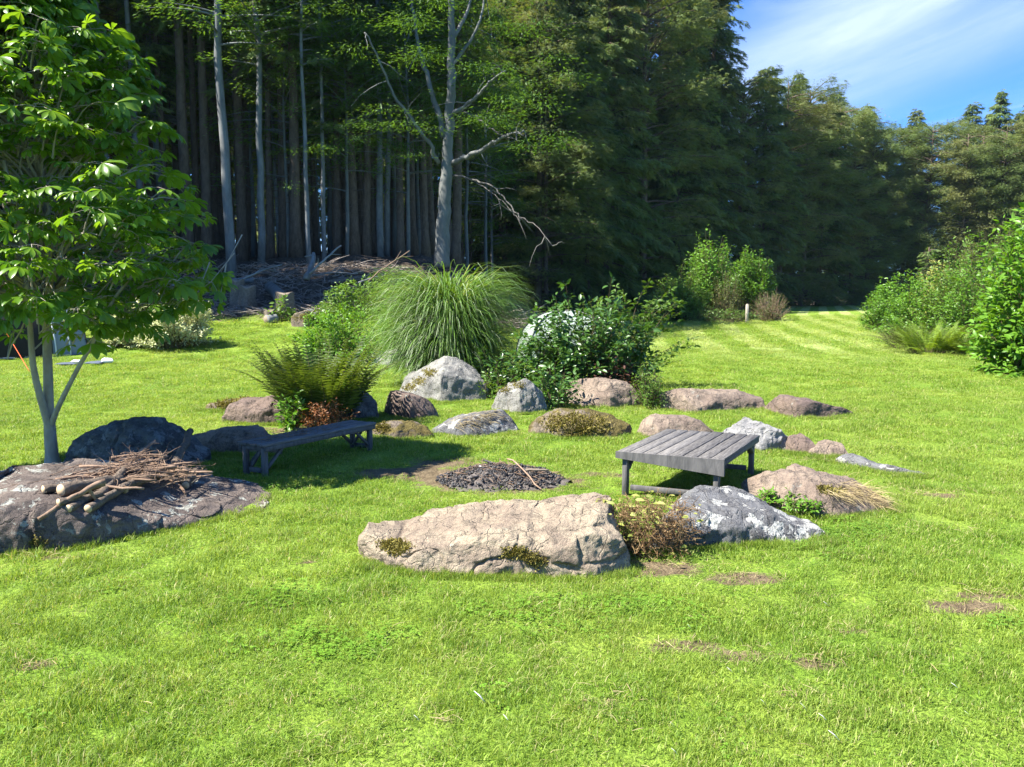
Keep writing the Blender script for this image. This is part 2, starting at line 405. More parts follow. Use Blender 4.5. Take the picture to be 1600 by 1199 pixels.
M['mid_leaf'] = leafmat('mid_shrub_leaves', (.075, .16, .018), (.14, .24, .035), .35, .45, .35)
M['fern'] = leafmat('fern_fronds', (.05, .085, .018), (.115, .15, .03), .3, .5, .3)
M['fern_mid'] = leafmat('fern_green', (.045, .095, .015), (.14, .205, .035), .35, .5, .3)
M['fern_bright'] = leafmat('bright_fern_fronds', (.12, .20, .02), (.20, .30, .035), .35, .5, .3)
M['cream'] = leafmat('cream_leaves', (.36, .40, .17), (.62, .62, .34), .25, .5, .3, tcol=(1.1, 1.1, .8))
M['red_leaf'] = leafmat('rust_leaves', (.16, .045, .02), (.30, .13, .035), .25, .5, .3, tcol=(1.4, 1, .5))
M['dry'] = leafmat('dry_stalks', (.16, .085, .035), (.34, .24, .12), .2, .7, .2, tcol=(1.2, 1, .6))
M['straw'] = leafmat('straw', (.30, .23, .11), (.46, .38, .2), .2, .7, .2, tcol=(1.2, 1, .6))
M['yellow_leaf'] = leafmat('yellowing_leaves', (.26, .30, .05), (.42, .42, .12), .3, .5, .3)
M['moss'] = leafmat('moss', (.13, .115, .03), (.30, .26, .07), .15, .9, .1)
M['dark_red_leaf'] = leafmat('wilted_leaves', (.05, .02, .012), (.12, .05, .03), .2, .6, .3)
M['beech_bark'] = woodmat('beech_bark', (.08, .085, .08), (.19, .195, .18), 3.5, (1, 1, .35), .8, .35)
M['pale_bark'] = woodmat('pale_bark', (.085, .09, .088), (.23, .24, .235), 4, (1, 1, .3), .8, .3)
M['spruce_bark'] = woodmat('spruce_bark', (.07, .05, .035), (.17, .125, .095), 7, (1, 1, .35), .9, .8)
M['young_bark'] = woodmat('young_bark', (.22, .185, .14), (.46, .41, .33), 9, (1, 1, .4), .75, .4)
M['stem'] = woodmat('stems', (.07, .06, .03), (.15, .12, .06), 12, (1, 1, .4))
M['grey_plank'] = woodmat('weathered_planks', (.085, .085, .09), (.235, .23, .225), 22, (1, 1, 1), .7, .5, .3)
M['grey_frame'] = woodmat('weathered_frame', (.055, .053, .052), (.16, .15, .14), 22, (1, 1, .2), .75, .5, .3)
M['stick'] = woodmat('dead_branches', (.13, .08, .05), (.36, .25, .17), 14, (1, 1, 1), .85, .6)
M['brush'] = woodmat('brushwood_bark', (.11, .085, .065), (.34, .29, .24), 14, (1, 1, 1), .9, .6)
M['fire_bark'] = woodmat('firewood_bark', (.055, .042, .032), (.20, .155, .115), 26, (1, 1, 1), .9, 1.0)
M['grey_branch'] = woodmat('dead_limb_bark', (.06, .056, .048), (.15, .14, .125), 9, (1, 1, 1), .9, .6)
M['log_bark'] = woodmat('log_bark', (.08, .065, .05), (.24, .20, .15), 14, (1, 1, 1), .9, .8)
M['cut'] = plain('cut_wood', (.62, .47, .30), .7, .2, (.45, .32, .19), 30)
M['old_cut'] = plain('old_cut_wood', (.30, .24, .17), .8, .2, (.19, .15, .11), 30)
M['ash'] = plain('ash', (.022, .019, .017), .95, .1, (.19, .165, .145), 16)
M['coal'] = plain('charcoal', (.012, .012, .013), .55, .4, (.05, .048, .046), 60)
M['white_stone'] = plain('white_stone', (.7, .68, .66), .7)
L_PALE = (.46, .47, .40)
M['r_pink'] = rockmat('pink_granite', (.29, .225, .165), (.19, .142, .108), moss=(.13, .115, .03), mth=.66, lichen=(.40, .37, .30), lth=.66)
M['r_front'] = rockmat('tan_granite', (.37, .30, .205), (.245, .185, .135), (.095, .072, .055), moss=(.11, .09, .02), mth=.70, lichen=(.42, .40, .30), lth=.66, band=1.5)
M['r_slab'] = rockmat('dark_brown_stone', (.18, .145, .12), (.105, .083, .070), lichen=L_PALE, lth=.575, scale=1.0)
M['r_dark'] = rockmat('dark_grey_stone', (.125, .13, .125), (.065, .067, .065), lichen=(.27, .28, .26), lth=.54, band=2, streak=.35)
M['r_grey'] = rockmat('grey_stone', (.17, .17, .168), (.115, .115, .115), lichen=(.62, .61, .54), lth=.56)
M['r_pale'] = rockmat('pale_grey_stone', (.28, .27, .24), (.18, .175, .16), (.10, .09, .075), lichen=(.5, .5, .42), lth=.60, moss=(.12, .11, .03), mth=.62)
M['r_brown'] = rockmat('brown_stone', (.20, .145, .11), (.13, .095, .08), lichen=L_PALE, lth=.66, moss=(.11, .095, .03), mth=.6)
M['r_white'] = rockmat('whitish_stone', (.32, .31, .29), (.20, .195, .19), (.13, .13, .125), band=1.5)
M['r_moss'] = rockmat('mossy_stone', (.22, .18, .13), (.15, .115, .09), moss=(.15, .12, .035), mth=.42)
M['tent_white'] = plain('white_tent_cloth', (.30, .35, .29), .6, .2, (.24, .29, .23), 3)
M['tent_grey'] = plain('grey_tent_cloth', (.22, .25, .29), .6, .2, (.18, .21, .25), 3)
M['tent_dark'] = plain('dark_tent_mesh', (.03, .026, .025), .8, .1)
M['tent_pole'] = plain('black_pole', (.015, .015, .016), .4, .5)
M['orange_cord'] = plain('orange_cord', (.75, .13, .03), .6)
M['white_cloth'] = plain('white_cloth', (.75, .76, .78), .8, .1)
M['blue_cloth'] = plain('grey_blue_cloth', (.10, .12, .16), .8, .1)
M['ground'] = groundmat(); M['grass'] = grassmat()
M['clover'] = leafmat('clover_leaves', (.11, .23, .018), (.19, .33, .035), .3, .5, .3)

# ---------------------------------------------------------------- ground
def wood_sd(x, y):
    """> 0 inside the wood"""
    return y-np.interp(x, EX, EY)+.9*n2(x, y, .6, 21)
def spot(px, py, rx, ry, s=1.): g = G(px, py); BARE_SPOTS.append((g.x, g.y, rx, ry, s))
spot(785, 752, .80, .50, 1.3); spot(650, 742, .75, .38, 1.15); spot(700, 722, .6, .35, .8); spot(930, 742, .75, .2, .6)
spot(1165, 905, .22, .10, .8); spot(1065, 1010, .22, .08, .62); spot(1510, 950, .26, .09, .8); spot(1160, 1025, .22, .07, .6)
spot(1285, 1040, .2, .1, .45); spot(945, 1100, .1, .08, .45); spot(1020, 890, .38, .16, 1.2); spot(50, 1040, .14, .06, .8); spot(1545, 930, .3, .08, .8); spot(1330, 985, .14, .05, .7); spot(480, 880, .1, .05, .7); spot(1230, 1090, .1, .04, .65); spot(700, 1130, .06, .03, .65); spot(1480, 775, .4, .12, .75)
spot(100, 872, .5, .07, .6); spot(610, 560, 1.0, .9, 1.); spot(560, 672, .55, .25, .9); spot(860, 610, 1.9, .9, 1.1)
spot(440, 672, .9, .3, .8); spot(1440, 770, .3, .2, .4); spot(1480, 830, .25, .12, .4); spot(330, 500, 1.4, .8, .55); spot(1000, 640, 1.6, .3, .35)
spot(740, 680, 1.5, .3, .4); spot(1290, 722, .5, .18, .4); spot(430, 497, 2.5, .8, .5)
def bare(x, y):
    b = np.zeros(np.broadcast(x, y).shape)
    for i_, (cx, cy, rx, ry, s) in enumerate(BARE_SPOTS):
        if 4 <= i_ <= 9: s = s*1.45; rx = rx*1.25; ry = ry*1.2
        d = ((x-cx)/rx)**2+((y-cy)/ry)**2
        b = np.maximum(b, s*np.exp(-d*.9))
    return b
def ground():
    ys = np.concatenate([np.arange(-60, -6, 6), np.arange(-6, .8, .5), np.arange(.8, 14, .055), np.geomspace(14, 60, 150)[0:], np.geomspace(60, 900, 60)[1:]])
    us = np.linspace(-1, 1, 281); us = .8*us+.2*us**3
    Y, U = np.meshgrid(ys, us, indexing='ij'); X = U*np.maximum(np.abs(Y)*1.15+3, 4)*np.where(Y > 60, 1.6, 1)
    Z = height(X, Y)+np.where(Y < 14, .010*n2(X, Y, 2.2, 31), 0)
    nr, nc = X.shape; V = np.stack([X.ravel(), Y.ravel(), Z.ravel()], 1)
    i = np.repeat(np.arange(nr-1), nc-1)*nc+np.tile(np.arange(nc-1), nr-1)
    mb = MB(); mb.add(V, np.stack([i, i+1, i+nc+1, i+nc], 1)); o = mb.build('lawn', M['ground'])
    a = o.data.attributes.new('wood', 'FLOAT', 'POINT'); a.data.foreach_set('value', sst(-1.2, 1.2, wood_sd(X, Y)).ravel().astype(np.float32))
    a = o.data.attributes.new('bare', 'FLOAT', 'POINT'); a.data.foreach_set('value', np.clip(bare(X, Y), 0, 1).ravel().astype(np.float32))
    o['kind'] = 'structure'
ground()

# ---------------------------------------------------------------- rocks
FOOT = []     # footprints, so that no grass grows inside a rock
ROCKS = {}
def lerp_tab(tab, u):
    xs = [p[0] for p in tab]; return np.interp(u, xs, [p[1] for p in tab])
def rock(label, tops, bases, thick, mat, seed, n=3.4, amp=.035, planes=9, slope=0., nx=100, nv=60, lean=0., topf=.5, freq=3., ztrim=0., crease=.3, name='rock', clip=(.68, .93)):
    x0, x1 = tops[0][0], tops[-1][0]
    us = np.linspace(0, 1, nx); ppx = x0+(x1-x0)*us
    pt = lerp_tab(tops, ppx); pb = lerp_tab(bases, ppx)
    th = np.array([0. if False else thick*(max(0, 1-abs(2*u-1)**3.2))**.45 for u in us]).clip(.02)
    Fp = [G(float(a), float(b)) for a, b in zip(ppx, pb)]
    yF = np.array([p.y for p in Fp]); X = np.array([p.x for p in Fp]); zg = np.array([p.z for p in Fp])
    zt = np.array([at(float(a), float(b), float(y+t*topf)).z for a, b, y, t in zip(ppx, pt, yF, th)])-zg
    X = X*(1+topf*th*.5/yF)
    zt = zt.clip(.015)
    thv = np.linspace(0, math.pi, nv); c = -np.sign(np.cos(thv))*np.abs(np.cos(thv))**(2/n); s_ = np.abs(np.sin(thv))**(2/n)
    yy = yF[:, None]+th[:, None]*(.5+.5*c[None])
    v01 = .5+.5*c[None]
    prof = 1-slope*(1-v01)
    B = .10
    zz = -B+(zt[:, None]*prof+B)*s_[None]
    yy = yy+lean*zz.clip(0)
    V = np.stack([np.repeat(X[:, None], nv, 1), yy, zg[:, None]+zz], 2).reshape(-1, 3)
    rs = np.random.RandomState(seed); cen = V.mean(0)
    for k in range(planes):
        a = rs.rand()*2*math.pi; e = rs.uniform(-.1, 1.); nn = np.array([math.cos(a)*math.cos(e), math.sin(a)*math.cos(e), math.sin(e)*1.1]); nn /= np.linalg.norm(nn)
        d = (V-cen)@nn; lim = d.max()*rs.uniform(*clip); over = (d-lim).clip(0)
        V = V-np.outer(over*.9, nn)
    loc = cen.copy(); loc[2] = float(np.median(zg))
    Q = (V-loc)*freq
    disp = np.stack([fbm(Q+5*k, seed*7+k*3, 4, .55) for k in range(3)], 1)
    fade = 1.
    ridge = 1-np.abs(vnoise(Q*1.3+9, seed+50)); ridge = (ridge-.86).clip(0)/.14
    V = V+disp*amp*np.array([.85, .9, .85])*fade
    cdir = V-cen; cdir /= np.linalg.norm(cdir, axis=1, keepdims=True)
    V = V-cdir*(ridge*amp*crease)[:, None]
    V = V+np.stack([fbm(Q*5+3*k, seed+k, 3, .6) for k in range(3)], 1)*amp*.24
    r1 = 1-np.abs(vnoise(Q*2.3+4, seed+60)); r2 = 1-np.abs(vnoise(Q*5.1+2, seed+61)); r3 = np.abs(vnoise(Q*11+1, seed+62))
    V = V-cdir*((r1**4*.30+r2**4*.20+r3*.14)*amp)[:, None]
    i = np.repeat(np.arange(nx-1), nv-1)*nv+np.tile(np.arange(nv-1), nx-1)
    F = np.stack([i, i+1, i+nv+1, i+nv], 1)[:, ::-1]
    zl = V[:, 2]-loc[2]; V[:, 2] = loc[2]+np.where(zl > 0, zl*min(1.6, 1.03*float(zt.max())/max(float(zl.max()), .03)), zl)
    V[:, 0] = loc[0]+(V[:, 0]-loc[0])*(1.19 if loc[1] > 9.5 and loc[1] < 20 else 1.04)
    e0 = np.arange(1, nv-1)
    caps = np.concatenate([np.stack([np.zeros(nv-2, int), e0, e0+1], 1), np.stack([np.full(nv-2, (nx-1)*nv), (nx-1)*nv+e0+1, (nx-1)*nv+e0], 1)])
    mb = MB(); mb.add(V, [F[:, ::-1], caps[:, ::-1]])
    o = mb.build(name, M[mat], origin=loc)
    tag(o, label, 'rock')
    FOOT.append((X.copy(), yF+.03*th, yF+th*.97))
    ROCKS[label] = (o, BVHTree.FromPolygons([tuple(v) for v in V], [tuple(int(k) for k in f) for f in F[:, ::-1]]), V)
    return o
def hit(o_label, px, py):
    o, b, V = ROCKS[o_label]; d = Vector(ray(px, py)).normalized()
    r = b.ray_cast(Vector((0, 0, CAMH)), d)
    return r
def moss_patch(label, pts, rpx, n, seed, mat='moss', h=.018, name='moss_patch'):
    """short moss tufts growing on a rock, scattered round the given photo pixels"""
    rs = np.random.RandomState(seed); P = []; N = []
    o, b, V = ROCKS[label]
    for k in range(n):
        p = pts[rs.randint(len(pts))]; a = rs.rand()*6.28; r = rpx*math.sqrt(rs.rand())*rs.uniform(.5, 1.15)
        q = hit(label, p[0]+math.cos(a)*r*1.4, p[1]+math.sin(a)*r*.8)
        if q[0] is None: continue
        P.append(tuple(q[0])); nn = q[1]; nn = nn if nn.z > -.2 else -nn; N.append(tuple(nn))
    P = np.array(P); N = np.array(N); mb = MB()
    tv = np.array([[0, -.22, 0], [0, .22, 0], [.7, .16, .1], [.7, -.16, .1], [1.05, 0, .2]]); tf = [np.array([[0, 1, 2, 3]]), np.array([[3, 2, 4]])]
    for rep in range(4):
        d = N+rs.normal(0, .6, N.shape)
        mb.stamp(tv, tf, frames(d, rs.normal(0, 1, N.shape)), P+rs.normal(0, h*.4, P.shape), h*rs.uniform(.5, 1.4, len(P)), rs.rand(len(P)))
    return tag(mb.build(name, M[mat], parent=o, origin=o.location), kind='stuff')

rock('long tan granite boulder with two mossy hollows, in front of the stone ring',
     [(563, 872), (568, 834), (580, 820), (612, 819), (630, 825), (662, 808), (700, 800), (750, 794), (800, 790), (848, 796), (890, 783), (930, 780), (962, 783), (980, 806), (988, 868)],
     [(566, 876), (580, 888), (640, 896), (720, 902), (800, 905), (900, 908), (960, 902), (990, 890)], .95, 'r_front', 11, n=5.0, amp=.030, planes=13, slope=.24, nx=220, nv=110, topf=.62, freq=3.4, crease=1.1, clip=(.88, .98))
rock('flat dark brown slab with pale lichen that carries the firewood heap, at left',
     [(-70, 760), (-20, 748), (20, 735), (70, 729), (150, 733), (210, 742), (270, 752), (330, 756), (360, 760), (388, 775), (408, 797)],
     [(-70, 880), (0, 868), (60, 874), (130, 866), (200, 856), (300, 832), (380, 812), (408, 803)], 1.65, 'r_slab', 5, n=7.0, amp=.034, planes=9, slope=.13, nx=190, nv=110, topf=.80, freq=2.4, crease=1.2, clip=(.90, .98))
rock('dark grey streaked boulder behind the firewood slab, beside the young tree trunk',
     [(103, 712), (112, 684), (128, 668), (150, 658), (180, 657), (212, 652), (245, 656), (275, 668), (300, 686), (318, 712)],
     [(103, 738), (200, 742), (290, 738), (318, 728)], 1.0, 'r_dark', 23, n=2.7, amp=.045, planes=7, nx=130, nv=80, freq=2.4, crease=.8, topf=.5)
rock('low moss-capped rock, leftmost at the back of the ring, behind a brown block',
     [(308, 638), (325, 630), (350, 623), (385, 621), (402, 628), (415, 636)], [(308, 642), (350, 645), (415, 645)], .7, 'r_moss', 31, amp=.03, planes=9)
rock('brown blocky rock at the left foot of the tall ferns',
     [(354, 642), (362, 632), (395, 624), (420, 618), (438, 624), (450, 640), (462, 655)], [(354, 660), (400, 664), (462, 666)], .6, 'r_brown', 37, n=3.6, amp=.03, planes=11)
rock('pinkish rounded rock just behind the near end of the narrow bench',
     [(300, 692), (312, 678), (345, 670), (385, 667), (412, 676), (428, 700)], [(300, 700), (350, 712), (428, 712)], .7, 'r_pink', 41, amp=.03, planes=8)
rock('round dark boulder on the right side of the tall ferns',
     [(530, 640), (540, 616), (558, 608), (572, 610), (583, 628), (584, 645)], [(530, 654), (560, 658), (584, 655)], .5, 'r_dark', 43, n=2.4, amp=.02, planes=8)
rock('small blocky rock with a dark left face, in front of the dome-shaped pale boulder',
     [(600, 630), (606, 613), (622, 611), (645, 617), (665, 622), (676, 634), (678, 648)], [(600, 648), (640, 657), (678, 656)], .5, 'r_brown', 47, n=4, amp=.022, planes=12)
rock('dome-shaped pale grey boulder right under the big grass clump',
     [(616, 606), (640, 592), (665, 576), (690, 563), (705, 560), (722, 567), (742, 580), (756, 602), (760, 620)],
     [(616, 612), (650, 622), (700, 631), (740, 628), (760, 624)], 1.0, 'r_pale', 53, n=2.2, amp=.03, planes=13, nx=100)
rock('low dark rock with a mossy left end, behind the far end of the narrow bench',
     [(575, 675), (590, 664), (615, 658), (640, 658), (660, 664), (672, 676)], [(575, 684), (620, 688), (672, 684)], .5, 'r_moss', 59, amp=.03, planes=9)
rock('low rock with a white lichen blotch in front of the dome-shaped boulder',
     [(676, 670), (700, 657), (740, 647), (775, 643), (795, 648), (810, 664)], [(676, 678), (720, 684), (780, 683), (810, 674)], .75, 'r_grey', 61, amp=.026, planes=8)
rock('pale knobbly rock half shaded by the dark shrub, right of the dome-shaped boulder',
     [(772, 630), (780, 606), (800, 597), (822, 592), (838, 602), (848, 622), (850, 636)], [(772, 640), (810, 648), (850, 646)], .55, 'r_pale', 67, n=2.8, amp=.035, planes=9)
rock('low rock almost covered in dry moss, in the middle of the front row',
     [(836, 668), (850, 650), (880, 640), (920, 640), (950, 648), (972, 660), (978, 674)], [(836, 676), (880, 686), (940, 688), (978, 680)], .75, 'r_moss', 71, amp=.025, planes=11)
rock('pinkish boulder with leaf shadows, directly under the dark leafy shrub',
     [(888, 620), (900, 598), (930, 590), (965, 594), (990, 602), (1005, 620)], [(888, 634), (950, 640), (1005, 636)], .75, 'r_pink', 73, amp=.03, planes=9, n=3)
rock('smooth low pinkish rock between the dry-moss rock and the wide bench',
     [(986, 672), (998, 656), (1030, 650), (1070, 651), (1095, 658), (1108, 672)], [(986, 680), (1040, 688), (1108, 682)], .6, 'r_pink', 79, amp=.018, planes=11)
rock('long pink boulder at the back of the ring, right of the small green bush',
     [(1034, 625), (1042, 608), (1070, 606), (1110, 612), (1150, 612), (1178, 620), (1192, 634)], [(1034, 640), (1090, 646), (1150, 642), (1192, 640)], .8, 'r_pink', 83, n=3, amp=.028, planes=10, nx=110)
rock('wedge-shaped brown slab tapering to the right, rightmost at the back of the ring',
     [(1192, 628), (1200, 616), (1225, 617), (1260, 622), (1300, 634), (1335, 646)], [(1192, 642), (1240, 654), (1290, 656), (1335, 650)], .8, 'r_brown', 89, n=4, amp=.022, planes=9, nx=110)
rock('craggy whitish rock behind the right end of the wide bench',
     [(1122, 690), (1132, 664), (1155, 655), (1185, 653), (1208, 664), (1225, 682), (1234, 698)], [(1122, 702), (1180, 708), (1234, 704)], .6, 'r_white', 97, n=2.8, amp=.04, planes=12, freq=4)
rock('small brown rock next to the craggy whitish rock',
     [(1230, 695), (1238, 682), (1256, 678), (1270, 688), (1275, 702)], [(1230, 710), (1275, 714)], .4, 'r_brown', 101, n=3, amp=.02, planes=8)
rock('small rounded grey rock above the flat lichen-covered slab on the right',
     [(1262, 705), (1275, 693), (1300, 689), (1320, 693), (1333, 708)], [(1262, 716), (1333, 718)], .45, 'r_pink', 103, amp=.02, planes=11)
rock('flat grey slab lying low in the grass, rightmost of the stone ring',
     [(1288, 716), (1305, 706), (1335, 708), (1375, 722), (1415, 732), (1445, 742)], [(1288, 722), (1340, 734), (1400, 746), (1445, 746)], .5, 'r_grey', 107, n=4, amp=.018, planes=11)
rock('broad pink-brown boulder with dry grass on its right flank, right of the wide bench',
     [(1155, 762), (1164, 740), (1195, 731), (1240, 728), (1275, 736), (1310, 743), (1350, 754), (1385, 768), (1405, 790)],
     [(1155, 785), (1200, 805), (1280, 812), (1350, 806), (1405, 796)], 1.0, 'r_pink', 109, n=2.5, amp=.035, planes=9, slope=.2, nx=130, nv=70, topf=.6)
rock('dark grey boulder with white lichen, front right next to the withered plant',
     [(1015, 800), (1035, 776), (1070, 769), (1115, 768), (1150, 767), (1190, 776), (1235, 796), (1275, 814), (1296, 834)],
     [(1015, 862), (1090, 858), (1150, 852), (1220, 856), (1294, 848)], .85, 'r_grey', 113, n=5.0, amp=.032, planes=10, slope=.26, nx=140, nv=80, topf=.72, lean=-.12)
rock('lone small moss-topped rock on the far lawn near the stumps',
     [(448, 502), (455, 492), (475, 487), (492, 491), (500, 500)], [(448, 510), (475, 513), (500, 508)], .9, 'r_moss', 127, amp=.05, planes=11, freq=1.6)
rock('low pale stony mound in the lawn left of the big grass clump',
     [(570, 560), (595, 549), (625, 545), (648, 549), (660, 562)], [(570, 568), (620, 572), (660, 568)], 1.0, 'r_pale', 131, amp=.04, planes=13, freq=2.4)
rock('small pinkish rock by the hedge on the right side of the lawn',
     [(1383, 512), (1388, 504), (1398, 502), (1406, 512)], [(1383, 517), (1406, 517)], .7, 'r_pink', 137, amp=.03, planes=9, nx=40, nv=30)
rock('flat brown stone under the big broad-leaved bush at the right edge',
     [(1534, 555), (1545, 549), (1558, 551), (1566, 560)], [(1534, 563), (1566, 564)], .5, 'r_brown', 139, amp=.02, planes=9, nx=40, nv=30)
R_FRONT, R_SLAB = list(ROCKS)[0], list(ROCKS)[1]
moss_patch(R_FRONT, [(605, 852), (620, 850), (632, 856), (618, 862)], 11, 420, 1)
moss_patch(R_FRONT, [(795, 865), (812, 864), (830, 872), (840, 880)], 12, 520, 2)
moss_patch(R_SLAB, [(58, 848)], 12, 160, 3)
for lab, pts, r, nn in (('dome-shaped pale', [(640, 606), (655, 596), (672, 583)], 9, 500), ('low moss-capped', [(350, 632), (380, 630)], 14, 400), ('low rock almost', [(870, 662), (900, 658), (930, 665), (900, 672)], 18, 1300),
                        ('lone small', [(465, 497), (480, 495)], 10, 300), ('pale knobbly', [(810, 602), (790, 608)], 8, 200), ('low dark rock', [(595, 668)], 12, 250)):
    L = [k for k in ROCKS if k.startswith(lab)][0]; moss_patch(L, pts, r, nn, len(lab)+nn, 'moss', .03 if r > 12 else .022)
L_BROAD = [k for k in ROCKS if k.startswith('broad pink')][0]
moss_patch(L_BROAD, [(1290, 765), (1310, 770)], 10, 200, 7, 'moss', .02)

def inside_rock(x, y):
    r = np.zeros(len(x), bool)
    for X, a, b in FOOT:
        m = (x > X.min()+.02) & (x < X.max()-.02)
        o = np.argsort(X)
        r |= m & (y > np.interp(x, X[o], a[o])) & (y < np.interp(x, X[o], b[o]))
    return r

# ---------------------------------------------------------------- grass (one object, instanced blades)
def blade_template(rs, nb, rad, hmin, hmax, wmin, wmax, flat=.6):
    mb = MB(); a = rs.rand(nb)*6.283; r = rad*np.sqrt(rs.rand(nb)); P = np.stack([r*np.cos(a), r*np.sin(a), np.zeros(nb)-.004], 1)
    h = rs.uniform(hmin, hmax, nb); w = rs.uniform(wmin, wmax, nb); b = rs.rand(nb)*6.283; ln = rs.uniform(.1, flat, nb)*1.0
    d = np.stack([np.cos(b), np.sin(b), np.zeros(nb)], 1); s = np.stack([-np.sin(b), np.cos(b), np.zeros(nb)], 1)
    up = np.array([0, 0, 1.])
    p1 = P+up*(h*.55)[:, None]+d*(h*ln*.35)[:, None]; p2 = P+up*(h*(1-.25*ln))[:, None]+d*(h*ln*1.1)[:, None]
    W = w[:, None]/2
    V = np.stack([P-s*W, P+s*W, p1+s*W*.85, p1-s*W*.85, p2], 1).reshape(-1, 3)
    k = np.arange(nb)*5
    mb.add(V, [np.stack([k, k+1, k+2, k+3], 1), np.stack([k+3, k+2, k+4], 1)], np.repeat(rs.rand(nb), 5))
    return mb
def clover_template(rs, nl, rad):
    mb = MB()
    for k in range(nl):
        a = rs.rand()*6.28; r = rad*math.sqrt(rs.rand()); c = np.array([r*math.cos(a), r*math.sin(a), rs.uniform(.010, .034)]); sz = rs.uniform(.006, .014); a0 = rs.rand()*6.28
        for j in range(3):
            t = a0+j*2.094; d = np.array([math.cos(t), math.sin(t), rs.uniform(-.1, .2)]); s = np.array([-math.sin(t), math.cos(t), 0])
            V = np.array([c, c+d*sz*.6+s*sz*.5, c+d*sz*1.15+s*sz*.38, c+d*sz*1.15-s*sz*.38, c+d*sz*.6-s*sz*.5])
            mb.add(V, [np.array([[0, 1, 2, 3], ]), np.array([[0, 3, 4]])], rs.rand())
    return mb
def instancer(name, temps, P, rot, scl, idx):
    """one object that grows copies of hidden template meshes on its points"""
    src = bpy.data.collections.new(name+'_source')
    for i, t in enumerate(temps):
        me_o = t; COL.objects.unlink(me_o); me_o.name = '%s_%02d' % (name+'_source', i); src.objects.link(me_o)
    me = bpy.data.meshes.new(name); me.vertices.add(len(P)); me.vertices.foreach_set('co', np.asarray(P, np.float32).ravel())
    a = me.attributes.new('rot', 'FLOAT_VECTOR', 'POINT'); a.data.foreach_set('vector', np.asarray(rot, np.float32).ravel())
    a = me.attributes.new('scl', 'FLOAT_VECTOR', 'POINT'); a.data.foreach_set('vector', np.asarray(scl, np.float32).ravel())
    a = me.attributes.new('idx', 'INT', 'POINT'); a.data.foreach_set('value', np.asarray(idx, np.int32))
    o = bpy.data.objects.new(name, me); COL.objects.link(o)
    ng = bpy.data.node_groups.new(name+'_nodes', 'GeometryNodeTree')
    ng.interface.new_socket('Geometry', in_out='INPUT', socket_type='NodeSocketGeometry')
    ng.interface.new_socket('Geometry', in_out='OUTPUT', socket_type='NodeSocketGeometry')
    N = ng.nodes; L = ng.links
    gi = N.new('NodeGroupInput'); go = N.new('NodeGroupOutput'); ip = N.new('GeometryNodeInstanceOnPoints')
    ci = N.new('GeometryNodeCollectionInfo'); ci.inputs['Collection'].default_value = src; ci.inputs['Separate Children'].default_value = True; ci.inputs['Reset Children'].default_value = True
    def na(n_, ty):
        x = N.new('GeometryNodeInputNamedAttribute'); x.data_type = ty; x.inputs['Name'].default_value = n_; return x.outputs['Attribute']
    er = N.new('FunctionNodeEulerToRotation'); L.new(na('rot', 'FLOAT_VECTOR'), er.inputs[0])
    L.new(gi.outputs[0], ip.inputs['Points']); L.new(ci.outputs[0], ip.inputs['Instance']); ip.inputs['Pick Instance'].default_value = True
    L.new(na('idx', 'INT'), ip.inputs['Instance Index']); L.new(er.outputs[0], ip.inputs['Rotation']); L.new(na('scl', 'FLOAT_VECTOR'), ip.inputs['Scale'])
    L.new(ip.outputs[0], go.inputs[0])
    md = o.modifiers.new('grow', 'NODES'); md.node_group = ng
    return o
def scatter_tri(rs, y0, y1, dens, half=1.0):
    n = int(dens*half*(y1*y1-y0*y0)); y = np.sqrt(rs.uniform(y0*y0, y1*y1, n)); x = rs.uniform(-half, half, n)*y; return x, y
